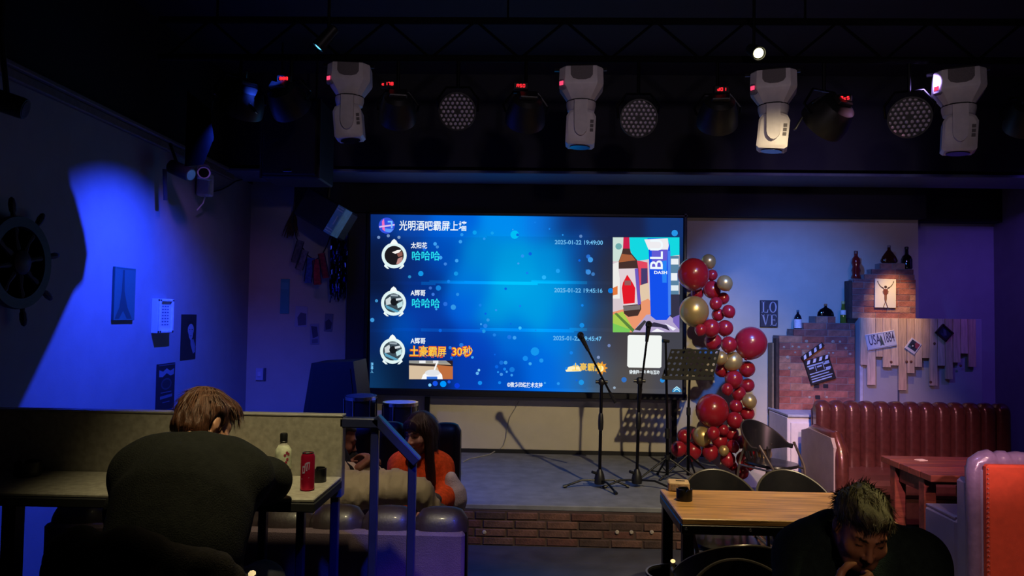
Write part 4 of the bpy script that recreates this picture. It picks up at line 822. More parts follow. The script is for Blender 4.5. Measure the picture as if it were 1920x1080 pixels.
MORT = M('mortar', (128, 118, 116), .9, var=.2, bump=.3); SIDE = M('rough_side', (62, 48, 44), .9, var=.3, bump=.4)
yo = 7.53
orn = brick_ornament('brick_ornament', 'stepped brick ornament with a clapperboard and three bottles, left of the tufted sofa', lo_rows, yo, .20, MORT)
c0, c1 = W(1460, 634, y=yo), W(1460, 770, y=yo)
part('rough_edge', MB().box((c0[0] - .012, yo + .04, (c0[2] + c1[2]) / 2), (.03, .09, c0[2] - c1[2]), bev=.004), SIDE, orn)
part('board_side', MB().box((c0[0] - .02, yo + .13, (c0[2] + c1[2]) / 2 - .02), (.05, .13, c0[2] - c1[2] - .06), bev=.004), M('side_board', (120, 104, 84), .8), orn)
rnd = random.Random(4)
for px, py, dark in ((1470,651,0),(1486,650,0),(1498,651,0),(1515,650,0),(1491,661,0),(1507,662,0),(1477,670,0),(1512,640,0),(1562,641,0),(1575,641,0),(1586,653,0),(1594,664,0),(1554,662,0),(1562,662,0),(1480,690,0),(1550,705,0),(1531,724,1),(1548,724,1),(1533,745,1),(1550,745,0),(1518,745,0)):
    p = W(px, py, y=yo - .015); r = rnd.uniform(.012, .020)
    part('hole_plug' if dark else 'plaster_dab', (MB().box(p, (.05, .012, .04), bev=.004) if dark else MB().lathe([(0.0, .007), (r * .7, .006), (r, 0.0)], p, 10, rotx(PI / 2))), M('dark_hole', (30, 26, 34), .9) if dark else PALE, orn)
up_rows = [(1597, 1716, 598 - (k + 1) * 11.4, 598 - k * 11.4) for k in range(6)]; top = 598 - 6 * 11.4
up_rows += [(1600, 1716, top - 6, top)]; top -= 6
up_rows += [(1620, 1714, top - 9, top), (1635, 1712, top - 9, top - 0 - 9 + 0 + 0)][:1]; top -= 9
up_rows += [(1634, 1712, top - 10, top)]; top -= 10
up_rows += [(1650, 1696, top - 11, top)]; topz_up = top - 11
yu = 7.49
uo = brick_ornament('brick_ornament', 'warm-lit stepped brick ornament on the half wall with a winged figure picture', up_rows, yu, .13, MORT)
c0, c1 = W(1597, 526, y=yu), W(1597, 598, y=yu)
part('rough_edge', MB().box((c0[0] - .010, yu + .06, (c0[2] + c1[2]) / 2), (.026, .13, c0[2] - c1[2]), bev=.004), SIDE, uo)
# planks hung on the half wall
YPK = YH - 0.03
pl = thing('plank_panel', 'pale wooden plank panel with ragged lower edge on the half wall', 'wall panel', W(1720, 730, y=YPK))
PINE = [M('pine_%d' % i, c, .6, var=.22, scale=7, stretch=(9, 1, .9), bump=.15, bscale=30) for i, c in enumerate(((206, 172, 142), (214, 182, 152), (198, 164, 132)))]
seg = [(45,90,880),(90,148,1015),(148,195,825),(195,250,895),(250,302,883),(302,358,1050),(358,410,935),(410,460,893),(460,510,833),(510,565,1020),(565,615,885),(615,668,975),(668,720,863),(720,770,803),(770,826,893)]
for i, (a, b, zb) in enumerate(seg):
    p, q = W(1600 + a / 3.6, 440 + (561 + a * .011) / 3.6, y=YPK), W(1600 + b / 3.6, 440 + zb / 3.6, y=YPK)
    part('plank', MB().box(((p[0] + q[0]) / 2, YPK + random.uniform(-.002, .002), (p[2] + q[2]) / 2), (q[0] - p[0] - .0012, .024, p[2] - q[2]), bev=.0012), PINE[i % 3], pl)
mb = MB()
for a, b in ((725, 885), (522, 995), (548, 735), (360, 858), (390, 858), (255, 860)): mb.lathe([(0, .002), (.012, .001), (.014, 0)], W(1600 + a / 3.6, 440 + b / 3.6, y=YPK - .0135), 10, rotx(PI / 2) @ np.diag((1.0, 1.0, 1.0)))
part('knots', mb, M('wood_knot', (104, 64, 44), .7), pl, kind='stuff')
def sheet(name, label, cat, px, py, w, h, ang, y, th, col, extra=(), parent=None):
    c = W(px, py, y=y); R = roty(ang); t = thing(name, label, cat, c)
    part('sheet', MB().box(c, (w, th, h), R, bev=min(.002, th / 3), col=col), PRINT, t)
    P = lambda u, v, o=0.0: c + R @ np.array((w * (u - .5), -(th / 2 + o), h * (.5 - v)))
    if extra:
        mb = MB()
        for i, (pts, cc) in enumerate(extra): mb.poly([P(u, v, .0008 + i * 3e-4) for u, v in pts], cc)
        part('print', mb, PRINT, t, fix=False)
    return t, P, R
RC = lambda a, b, c, d: [(a, b), (c, b), (c, d), (a, d)]
t, P, R = sheet('licence_plate', 'white tilted number plate reading USA 1884 on the planks', 'sign', 1652, 638, .285, .155, -.19, YPK - .018, .008, (206, 206, 220), [(RC(.02, .05, .98, .07), (120, 120, 140)), (RC(.02, .93, .98, .95), (120, 120, 140)), ([(.44, .85), (.48, .3), (.5, .15), (.53, .3), (.58, .85), (.53, .78), (.49, .78)], (70, 84, 80))])
INK = M('plate_ink', (74, 66, 92), .5)
text('lettering', 'USA', P(.07, .86, .0015), .135, INK, t, (PI / 2, .0, 0), .001, sx=.47).rotation_euler = Matrix([list(r) for r in R @ rotx(PI / 2)]).to_euler()
text('lettering', '1884', P(.575, .86, .0015), .135, INK, t, (PI / 2, 0, 0), .001, sx=.40).rotation_euler = Matrix([list(r) for r in R @ rotx(PI / 2)]).to_euler()
sheet('instant_photo', 'white-bordered instant photo with a record picture, tilted on the planks', 'photo', 1712, 649, .115, .125, .62, YPK - .016, .006, (222, 214, 222), [(RC(.12, .1, .9, .78), (44, 50, 74)), (RC(.5, .1, .9, .5), (150, 60, 84)), (UC(.45, .5, .2, .19), (26, 28, 44)), (UC(.45, .5, .07, .065), (200, 200, 210)), (RC(.12, .6, .4, .78), (56, 90, 110))])
t, P, R = sheet('small_picture', 'small dark-framed picture tilted on the planks, right of the instant photo', 'picture', 1770, 624, .135, .115, .72, YPK - .02, .014, (52, 28, 34), [(RC(.14, .16, .86, .84), (36, 34, 60)), ([(.25, .3), (.45, .25), (.75, .55), (.6, .7), (.4, .5)], (84, 80, 112)), ([(.3, .65), (.5, .6), (.7, .78), (.4, .8)], (60, 58, 92))])
mb = MB()
for a in (RC(0, 0, 1, .1), RC(0, .9, 1, 1), RC(0, 0, .08, 1), RC(.92, 0, 1, 1)): mb.prism([P(u, v, 0) for u, v in a], P(.5, .5, .01) - P(.5, .5, 0))
part('frame', mb, M('frame_maroon', (56, 26, 30), .45), t)
# winged figure picture, lit
def wing(s): return [(.5 + s * .06, .36), (.5 + s * .17, .33), (.5 + s * .30, .24), (.5 + s * .40, .10), (.5 + s * .37, .06), (.5 + s * .33, .16), (.5 + s * .22, .26), (.5 + s * .10, .30)]
sheet('winged_picture', 'cream picture of a dark figure with spread arms on the lit brick ornament', 'picture', 1660, 550, .205, .285, .012, yu - .03, .008, (226, 222, 200),
   [(wing(1), (70, 50, 44)), (wing(-1), (70, 50, 44)), (UC(.5, .28, .07, .045), (64, 42, 38)), ([(.40, .35), (.60, .35), (.62, .45), (.56, .58), (.44, .58), (.38, .45)], (112, 52, 40)), ([(.36, .42), (.42, .40), (.44, .50), (.38, .52)], (120, 84, 64)), ([(.64, .42), (.58, .40), (.56, .50), (.62, .52)], (120, 84, 64)), ([(.44, .56), (.56, .56), (.56, .70), (.53, .80), (.47, .80), (.44, .70)], (128, 88, 64)), ([(.47, .80), (.50, .80), (.42, .99), (.38, .99)], (96, 60, 48)), ([(.50, .80), (.53, .80), (.62, .99), (.58, .99)], (96, 60, 48))])
# LOVE sign on the wall
c = W(1441, 588, y=YB); t = thing('love_sign', 'dark sign with the pale letters LO VE on the wall beside the balloons', 'sign', c)
part('board', MB().box(c - np.array((0, .012, 0)), (.18, .02, .275), bev=.003), M('sign_board', (48, 46, 58), .6), t)
SER = M('sign_letters', (170, 166, 176), .6)
def glyph(name, polys, x0, z0, w_, h_):
    q = MB()
    for p_ in polys: q.prism([c + np.array((x0 + u * w_, -.0225, z0 + v * h_)) for u, v in p_], (0, -.0012, 0))
    part(name, q, SER, t)
bar = lambda a_, b_, c_, d_: [(a_, b_), (c_, b_), (c_, d_), (a_, d_)]
glyph('lettering', [bar(.16, 0, .36, 1), bar(0, 0, .95, .05), bar(0, .95, .52, 1), [(.80, .05), (.95, .05), (1, .30), (.92, .30)]], -.076, .010, .066, .112)
ring = lambda s0, s1: [(.5 + s0 * math.cos(k_ * PI / 14), .5 + s1 * math.sin(k_ * PI / 14)) for k_ in range(28)]
oo, ii = ring(.5, .5), ring(.30, .44)
glyph('lettering', [[oo[k_], oo[(k_ + 1) % 28], ii[(k_ + 1) % 28], ii[k_]] for k_ in range(28)], .000, .010, .076, .112)
glyph('lettering', [[(.08, 1), (.30, 1), (.60, 0), (.48, 0)], [(.80, 1), (.88, 1), (.58, 0), (.50, 0)], bar(0, .95, .42, 1), bar(.68, .95, 1, 1)], -.080, -.122, .082, .112)
glyph('lettering', [bar(.14, 0, .36, 1), bar(0, 0, .92, .05), bar(0, .95, .92, 1), bar(.3, .49, .72, .54), bar(.70, .40, .75, .63), [(.82, .05), (.92, .05), (.98, .26), (.92, .26)], [(.82, .95), (.92, .95), (.98, .76), (.92, .76)]], .010, -.122, .066, .112)
# clapperboard on the lower ornament
ya = yo - .035; c = W(1536, 690, y=ya); R = roty(-.31)
t = thing('clapperboard', 'black and white film clapperboard hung tilted on the brick ornament', 'clapperboard', c)
w, h = .255, .235
part('slate', MB().box(c + R @ np.array((0, 0, -.025)), (w, .012, h), R, bev=.003), M('slate_black', (18, 18, 26), .5), t)
part('fixed_bar', MB().box(c + R @ np.array((0, -.008, .085)), (w, .014, .045), R, bev=.002), M('slate_black', (18, 18, 26)), t)
R2 = R @ roty(-.32); hp = c + R @ np.array((-w / 2, -.008, .112))
arm = part('clap_arm', MB().box(hp + R2 @ np.array((w / 2, 0, .024)), (w, .014, .045), R2, bev=.002), M('slate_black', (18, 18, 26)), t)
mb = MB()
for k in range(4):
    x = -.09 + k * .062
    mb.poly([c + R @ np.array((x + a, -.0162, .085 + b)) for a, b in ((-.022, -.018), (.006, -.018), (.026, .018), (-.002, .018))])
part('stripes', mb, M('chalk_white', (206, 210, 224), .6), t, fix=False)
mb = MB()
for k in range(4):
    x = .03 + k * .062; mb.poly([hp + R2 @ np.array((x + a, -.0082, .024 + b)) for a, b in ((-.022, -.018), (.006, -.018), (.026, .018), (-.002, .018))])
part('stripes', mb, M('chalk_white', (206, 210, 224)), arm, fix=False)
mb = MB(); L_ = lambda x0, z0, x1, z1: mb.poly([c + R @ np.array((a, -.0072, b)) for a, b in ((x0, z0), (x1, z0), (x1, z1), (x0, z1))])
for z_, hh, x0, x1 in ((.045, .014, -.11, .07), (-.035, .010, -.11, .10), (-.062, .010, -.11, .08), (-.088, .010, -.11, .105), (-.112, .012, -.11, .09)): L_(x0, z_ - hh / 2, x1, z_ + hh / 2)
for x_ in (-.035, .045): L_(x_ - .003, -.02, x_ + .003, .04)
L_(.052, .02, .11, .05); L_(-.10, .012, -.05, .03); L_(-.02, .01, .03, .026); L_(.06, -.03, .11, -.01)
part('chalk_lines', mb, M('chalk_blue', (150, 170, 200), .6), t, fix=False)

# ---- bottles
GL = lambda n, c: M('glass_' + n, c, .08, var=.05, trans=.35, spec=.7)
def bottle(name, label, px, py, hpx, y, prof, glass, lab=None, cap=(30, 26, 30), flat=1.0, disc=None):
    """Bottle standing at pixel (px, py); prof in units of its height."""
    c = W(px, py, y=y); H = hpx / F * y; t = thing(name, label, 'bottle', c, None, True); R = np.diag((1.0, flat, 1.0))
    part('glass', MB().lathe([(r * H, z * H) for r, z in prof], n=24, R=R), glass, t)
    rt, zt_ = prof[-1]
    part('cap', MB().lathe([(rt * H * 1.12, (zt_ - .07) * H), (rt * H * 1.15, (zt_ + .01) * H), (rt * H * .9, (zt_ + .035) * H), (0, (zt_ + .04) * H)], n=16), M('cap_%d_%d' % cap[:2], cap, .4), t)
    if lab:
        z0, z1, r, col = lab; part('label', MB().lathe([(r * H, z0 * H), (r * H, z1 * H)], n=24, R=R), M('label_%d_%d_%d' % col, col, .6, var=.12, scale=60), t)
    if disc:
        z, r, col = disc; part('label', MB().cyl((0, -.118 * H * flat * 2.0, z * H), (0, -.118 * H * flat * 2.0 - .006, z * H), r * H, n=20), M('label_%d_%d_%d' % col, col, .5), t)
    return t
STD = [(.13, 0), (.135, .02), (.135, .60), (.11, .70), (.05, .79), (.045, .96)]
yb2 = yo + .11
zt1 = W(1500, 617.5, y=yo)[2]
def onrow(px, pyrow, y): return W(px, pyrow, y=y)
bottle('rum_bottle', 'dark bottle with a large white label and teal cap on the lower brick step', 1496, 618, 37, yo + .06, [(.17, 0), (.18, .02), (.18, .56), (.15, .68), (.06, .80), (.055, .95)], GL('dark_blue', (14, 18, 34)), (.08, .52, .184, (206, 208, 220)), (30, 70, 90))
bottle('brandy_flask', 'round dark brandy flask with an orange disc on the lower ornament', 1548, 605.5, 36, yo + .08, [(.20, 0), (.30, .05), (.41, .22), (.43, .38), (.40, .54), (.28, .70), (.10, .79), (.07, .84), (.07, .95)], GL('brown_black', (16, 12, 16)), None, (150, 100, 60), .45, (.34, .17, (206, 140, 84)))
bottle('wine_bottle', 'slim green-yellow bottle with a small white label at the right end of the lower ornament', 1581, 615, 50, yo + .03, [(.105, 0), (.11, .02), (.105, .45), (.085, .62), (.06, .80), (.055, .96)], GL('olive', (104, 120, 40)), (.48, .66, .10, (206, 204, 196)), (160, 160, 90))
zu0 = W(1605, 524, y=yu)[2]
bottle('slim_bottle', 'slim wavy red bottle at the left end of the upper ornament', 1605, 522.5, 52, yu + .05, [(.16, 0), (.17, .03), (.13, .16), (.155, .3), (.12, .42), (.15, .56), (.13, .72), (.065, .80), (.06, .96)], GL('red', (126, 30, 26)), None, (96, 56, 50))
bottle('decanter_bottle', 'teardrop cognac decanter on the topmost brick step of the upper ornament', 1667, topz_up + .3, 34, yu + .06, [(.34, 0), (.44, .06), (.46, .16), (.36, .38), (.20, .60), (.09, .74), (.08, .95)], GL('cognac', (74, 30, 18)), None, (110, 96, 96), .5, (.26, .15, (150, 76, 50)))
bottle('wine_bottle', 'dark brown bottle rightmost on the upper ornament', 1700, topz_up + 11.2, 42, yu + .06, [(.20, 0), (.23, .04), (.23, .42), (.18, .56), (.08, .66), (.075, .96)], GL('near_black', (18, 14, 16)), None, (24, 18, 22))

# white cabinet with ledge under the lower ornament
c0, c1 = W(1462, 771, y=7.36), W(1530, 771, y=7.40); zc = c0[2]
t = thing('white_cabinet', 'white low cabinet under the brick ornament, half behind the sofa', 'cabinet', ((c0[0] + hx0) / 2, 7.3, 0))
part('top', MB().box(((c0[0] + hx0) / 2, 7.41, zc - .012), (hx0 - c0[0] + .01, .60, .024), bev=.004), M('ledge_grey', (160, 168, 186), .5), t)
ax, bx = W(1478, 820, y=7.10)[0], hx0
part('carcass', MB().box(((ax + bx) / 2, 7.40, (zc - .03) / 2), (bx - ax, .54, zc - .03), bev=.004), M('cabinet_white', (204, 200, 206), .5, var=.05), t)
part('door', MB().box((ax + .25, 7.122, (zc - .03) / 2), (.44, .02, zc - .12), bev=.005), M('cabinet_door', (210, 205, 210), .5, var=.05), t)
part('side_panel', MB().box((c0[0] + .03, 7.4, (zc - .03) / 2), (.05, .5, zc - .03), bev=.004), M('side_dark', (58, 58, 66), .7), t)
# ================================================================ furniture
def channel_mb(w, h, d, bulge=.03, top=.07, nv=14, nu=8):
    """One upright padded channel: rolls over the top, bulges forward (front = -y); foot at z 0."""
    path = []
    for i in range(5): a = PI / 2 * i / 4; path.append((top - top * math.sin(a) if False else top * math.cos(a), h - top + top * math.sin(a), math.cos(a), math.sin(a)))
    for i in range(1, 5): a = PI / 2 + PI / 2 * i / 4; path.append((top * math.cos(a), h - top + top * math.sin(a), math.cos(a), math.sin(a)))
    for i in range(1, nv - 7): path.append((-top, (h - top) * (1 - i / (nv - 8)), -1, 0))
    m = len(path) - 1
    def fn(u, v):
        y, z, ny, nz = path[min(m, int(round(v * m)))]; s = 2 * u - 1; b = bulge * (1 - abs(s) ** 3) * .8 - bulge * .9 * (abs(s) ** 9)
        return (s * w / 2, y + ny * b, z + nz * b)
    mb = MB(); mb.grid(fn, nu, m)
    for u in (0, 1): mb.poly([fn(u, v / m) for v in range(m + 1)])
    return mb
def sofa(name, label, x0, x1, yback, face, ztop, zseat, depth, nch, leather, fabric, arm=None, top_r=.07, zfloor=0.0, cat='sofa'):
    """face -1: seat towards the camera (-y) from the back at yback; +1: seat away from it."""
    t = thing(name, label, cat, ((x0 + x1) / 2, yback + face * depth / 2, zfloor)); w = (x1 - x0) / nch; cy = yback + face * 0.02
    th = top_r + .04
    me = channel_mb(w * .995, ztop - zseat + .02, 0, .028, top_r).mesh('back_channel', sharp=60); me.materials.append(leather)
    for k in range(nch):
        o = bpy.data.objects.new('back_channel', me); COL.objects.link(o); o.parent = t; OFF[o.name] = OFF[t.name]
        o.location = tuple(np.array((x0 + w * (k + .5), yback + face * (th), zseat - .02)) - OFF[t.name]); o.rotation_euler = (0, 0, 0 if face < 0 else PI)
    part('back_panel', MB().box(((x0 + x1) / 2, yback + face * .03, (ztop - .06 + zfloor + .06) / 2), (x1 - x0 - .01, .05, ztop - .06 - zfloor - .06), bev=.012), fabric, t)
    ys = yback + face * (depth / 2 + .07)
    part('seat_cushion', MB().box(((x0 + x1) / 2, ys, zseat - .07), (x1 - x0 - .02, depth - .12, .14), bev=.035), leather if arm else fabric, t)
    part('base', MB().box(((x0 + x1) / 2, ys - face * .02, (zseat - .14 + zfloor + .04) / 2), (x1 - x0 - .04, depth - .16, zseat - .14 - zfloor - .04), bev=.01), fabric if not arm else leather, t)
    for sx in (x0 + .1, x1 - .1):
        for yy in (yback + face * .1, yback + face * (depth - .1)): part('foot', MB().cyl((sx, yy, zfloor), (sx, yy, zfloor + .06), .025, n=10), BLACK, t)
    return t
WINE = M('wine_leather', (88, 46, 44), .3, .25, var=.3, scale=16, bump=.12, bscale=60, coat=.5)
GREYV = M('grey_vinyl', (150, 138, 148), .5, var=.1, scale=8, bump=.1)
DLEA = M('dark_leather', (44, 32, 36), .48, var=.3, scale=14, bump=.12, bscale=60, coat=.08)
PURV = M('grey_violet_vinyl', (132, 126, 150), .45, var=.08, scale=8, bump=.1)
ORNG = M('orange_fabric', (214, 82, 46), .75, var=.1, scale=20, bump=.25, bscale=400)
TAUPE = M('taupe_fabric', (92, 74, 84), .85, var=.12, scale=14, bump=.3, bscale=300)
# tufted wine sofa at the right
ysf = 7.05; x0, x1 = W(1528, 800, y=6.92)[0], W(1891, 800, y=6.92)[0]; zt_ = W(1700, 757, y=6.95)[2]
rs = sofa('tufted_sofa', 'long wine-red sofa with an upright channel-tufted back along the half wall', x0, x1, ysf, -1, zt_, .40, .80, 13, WINE, M('wine_panel', (96, 50, 52), .5))
ax = W(1512, 810, y=6.85)[0]
side = [(6.98, W(1515, 806, y=6.98)[2]), (6.80, W(1520, 803, y=6.8)[2]), (6.30, W(1566, 826, y=6.3)[2] + .02), (6.24, W(1574, 836, y=6.24)[2] - .02), (6.24, .05), (6.98, .05)]
part('arm_panel', MB().prism([(ax, a, b) for a, b in side], (.035, 0, 0)), GREYV, rs, sharp=20)
mb = MB(); mb.tube([(ax + .065, a, b) for a, b in ((6.95, side[0][1] - .02), (6.8, side[1][1] - .01), (6.34, side[2][1] - .005), (6.27, side[3][1] - .02), (6.245, side[3][1] - .10), (6.24, .4), (6.24, .07))], [.045, .05, .055, .055, .055, .055, .05], 14)
part('arm_roll', mb, WINE, rs)
part('arm_inner', MB().prism([(ax + .08, a, b - .03) for a, b in side[:4]] + [(ax + .08, 6.26, .2), (ax + .08, 6.98, .2)], (.04, 0, 0)), WINE, rs)
# dark red wooden table
zt2 = .72; f_, n_ = W(1665, 854, z=zt2), W(1730, 891, z=zt2); xl = (f_[0] + n_[0]) / 2
RED = [M('red_wood_%d' % i, c, .4, var=.35, scale=5, stretch=(1, 8, 8), bump=.1, bscale=20, coat=.2) for i, c in enumerate(((112, 56, 44), (122, 62, 50), (104, 50, 40), (116, 60, 46)))]
tb = thing('booth_table', 'dark red wooden plank table on sled legs between the two sofas', 'table', (xl + .7, (f_[1] + n_[1]) / 2, 0))
ya_, yb_ = n_[1], f_[1]; nb = 5; dy = (yb_ - ya_) / nb; XE = xl + 1.45
for k in range(nb): part('plank', MB().box(((xl + XE) / 2, ya_ + dy * (k + .5), zt2 - .0225 + random.uniform(-.001, .001)), (XE - xl, dy - .003, .045), bev=.004), RED[k % 4], tb)
for lx in (W(1739, 950, y=ya_ + .16)[0], XE - .12):
    for yy in (ya_ + .16, yb_ - .14): part('leg', MB().box((lx, yy, (zt2 - .045 + .07) / 2), (.078, .078, zt2 - .045 - .07), bev=.005), RED[1], tb)
    part('side_rail', MB().box((lx, (ya_ + yb_) / 2, zt2 - .10), (.03, yb_ - ya_ - .38, .10), bev=.004), RED[2], tb)
    part('foot_plank', MB().box((lx, (ya_ + yb_) / 2, .035), (.13, yb_ - ya_ - .1, .07), bev=.006), M('pale_plank', (176, 150, 150), .6, var=.15), tb)
for yy in (ya_ + .16, yb_ - .14): part('front_rail', MB().box(((xl + XE) / 2 + .05, yy, zt2 - .135), (XE - xl - .40, .03, .075), bev=.004), RED[3], tb)
p = W(1727, 863, z=zt2); solo('paper_slip', MB().box((p[0], p[1], zt2 + .002), (.07, .05, .004), rotz(.3)), M('paper', (214, 196, 190), .7), 'small pale slip lying on the dark red table', 'paper')
# orange-backed sofa, seen from behind
yo_ = 4.22; x0 = W(1819, 900, y=yo_)[0]; zt_ = W(1880, 849, y=yo_)[2]; x1 = x0 + 1.35; xi = W(1842, 900, y=yo_)[0]; zi = W(1880, 871, y=yo_ - .02)[2]
os_ = thing('orange_sofa', 'orange-backed sofa with violet-grey leather edging at the right edge of the photo', 'sofa', ((x0 + x1) / 2, yo_ + .3, 0))
part('back_panel', MB().box(((xi + x1) / 2, yo_ - .02, (zi + .04) / 2), (x1 - xi, .05, zi - .04), bev=.012), ORNG, os_)
part('back_core', MB().box(((x0 + x1) / 2 + .02, yo_ + .07, zt_ / 2 - .03), (x1 - x0 - .04, .15, zt_ - .1), bev=.02), PURV, os_)
part('side_edge', MB().box((x0 + .05, yo_ + .10, (zt_ - .14) / 2), (.09, .12, zt_ - .18), bev=.022), PURV, os_)
mb = MB(); rnd = random.Random(2); xs = np.linspace(x0 + .10, x1, 60)
mb.tube([(x0 + .038, yo_ + .03, .06), (x0 + .038, yo_ + .03, .5), (x0 + .038, yo_ + .035, zt_ - .20), (x0 + .042, yo_ + .04, zt_ - .12), (x0 + .06, yo_ + .05, zt_ - .075)] + [(x, yo_ + .05, zt_ - .055 + .004 * math.sin(i * 1.9)) for i, x in enumerate(xs)], [.038, .038, .040, .044, .050] + [.055 + .006 * math.sin(i * 1.57) for i in range(60)], 14)
part('top_roll', mb, M('violet_leather', (122, 108, 134), .28, var=.12, bump=.15, bscale=50, coat=.3), os_, sharp=80)
mb = MB()
for i in range(34): mb.box((xi + .004, yo_ - .046, zi - .02 - i * .026), (.007, .004, .006), roty(.5))
part('stitching', mb, M('stitch_pale', (190, 120, 110), .7), os_, kind='stuff')
sx0 = W(1734, 990, y=4.70)[0]; zs_ = W(1745, 943, y=4.70)[2]
mb = MB(); mb.box(((sx0 + x1) / 2 + .0, (yo_ + .13 + 4.72) / 2, (zs_ + .05) / 2), (x1 - sx0, 4.72 - yo_ - .13, zs_ - .05), bev=.03)
part('seat', mb, PURV, os_); part('seat_piping', MB().tube([(sx0 + .012, yo_ + .16, zs_ - .012), (sx0 + .012, 4.70, zs_ - .012), (x1 - .02, 4.71, zs_ - .012)], .010, 8), M('violet_leather', (122, 108, 134)), os_)
for yy in (yo_ + .1, 4.6): part('foot', MB().cyl((x0 + .1, yy, 0), (x0 + .1, yy, .06), .025, n=10), BLACK, os_)
p = W(1910, 848, y=5.0); solo('white_card', MB().box((p[0] + .04, 5.0, zt2 + .055), (.10, .012, .11), rotx(-.15), bev=.002), M('paper', (214, 196, 190)), 'small white card standing on the red table at the right edge', 'card')
# the two booth sofas behind the railing
yn = 3.07; x0, x1 = W(76, 990, y=yn)[0], W(873, 990, y=yn)[0]; zn = W(660, 958, y=yn + .09)[2]
sofa('booth_sofa', 'booth sofa behind the railing turning its violet-lit back to the camera', x0, x1, yn, 1, zn, .42, .62, 8, DLEA, TAUPE)
yf_ = 4.92; x0, x1 = W(560, 850, y=yf_)[0], W(864, 850, y=yf_ - .1)[0]; zf = W(800, 797, y=yf_ - .1)[2]
sofa('booth_sofa', 'dark leather booth sofa under the screen on which the woman in orange sits', x0, x1, yf_, -1, zf, .42, .62, 6, DLEA, TAUPE)
ct = W(741, 889, y=4.12); t = thing('booth_table', 'small black table mostly hidden by beige-trousered knees', 'table', (ct[0] - .22, 4.12, 0))
ztt = W(741, 897, y=4.12)[2]
part('top', MB().box((ct[0] - .22, 4.12, ztt - .015), (.5, .40, .03), bev=.006), BLACK, t); part('pole', MB().cyl((ct[0] - .22, 4.12, .02), (ct[0] - .22, 4.12, ztt - .03), .03), STEEL, t); part('foot', MB().lathe([(.2, 0), (.2, .012), (.03, .025)], (ct[0] - .22, 4.12, 0), 20), STEEL, t)
t = thing('paper_cup', 'small white cup with a glowing rim on the hidden booth table', 'cup', (ct[0], 4.12, ztt))
part('cup', MB().lathe([(.016, 0), (.022, .045), (.020, .045), (.015, .004), (0, .004)], (ct[0], 4.12, ztt), 18), M('cup_white', (236, 220, 190), .5), t)
part('rim', MB().lathe([(.0225, .040), (.024, .046), (.0225, .052), (.0205, .046), (.0225, .040)], (ct[0], 4.12, ztt), 18), M('cup_white', (236, 220, 190)), t)

# ================================================================ counter, partition, railing
yp = 2.80; zc_ = W(320, 887, y=yp)[2]; yc = W(300, 930, z=zc_)[1]; xr = W(641, 840, y=yp)[0]; zpt = W(320, 776, y=yp)[2]
CONC = M('speckled_laminate', (148, 142, 128), .6, var=.22, scale=40, bump=.05)
t = thing('bar_counter', 'narrow grey bar counter with a dark edge in front of the partition', 'counter', ((XL + xr) / 2, (yc + yp) / 2, ZP))
part('top', MB().box(((XL + xr) / 2, (yc + yp) / 2, zc_ - .006), (xr - XL, yp - yc, .012), bev=.003), CONC, t)
part('edge', MB().box(((XL + xr) / 2 + .004, (yc + yp) / 2 - .003, zc_ - .028), (xr - XL, yp - yc, .032), bev=.004), MATTE, t)
for px in (10, 430): x_ = W(px, 980, y=2.62)[0]; part('leg', MB().box((x_, 2.66, (zc_ - .044 + ZP) / 2), (.05, .05, zc_ - .044 - ZP)), STEEL, t)
t = thing('counter_partition', 'grey speckled partition panel standing up behind the bar counter', 'partition', ((XL + xr) / 2, yp + .03, zc_ - .04))
part('panel', MB().box(((XL + xr) / 2, yp + .03, (zpt + zc_ - .08) / 2), (xr - XL, .05, zpt - zc_ + .08), bev=.003), CONC, t)
part('top_edge', MB().box(((XL + xr) / 2, yp + .03, zpt + .003), (xr - XL, .054, .008), bev=.002), M('edge_strip', (150, 146, 140), .4, .3), t)
yr = yp + .03
t = thing('stair_railing', 'black steel railing with evenly spaced posts and a sloping handrail, lit blue', 'railing', (W(700, 900, y=yr)[0], yr, ZP))
RAIL = M('rail_steel', (40, 44, 76), .3, .2, var=.08)
pr = lambda px, py: W(px, py, y=yr); zr = pr(676, 783)[2]
part('top_rail', MB().box(((pr(640, 783)[0] + pr(712, 783)[0]) / 2, yr, zr - .018), (pr(713, 783)[0] - pr(640, 783)[0], .05, .036), bev=.004), RAIL, t)
a, b = pr(709, 788), pr(778, 861); ang = math.atan2(a[2] - b[2], b[0] - a[0])
part('sloping_rail', MB().box((a + b) / 2, (np.linalg.norm(b - a) + .03, .05, .036), roty(ang), bev=.004), RAIL, t)
for px, ytop in ((494, 955), (565, 955), (632, 786), (704, 790), (773.5, 862)):
    p = pr(px, ytop); part('post', MB().box((p[0], yr, (p[2] + .0) / 2), (.030, .03, p[2] - .0), bev=.003), RAIL, t)
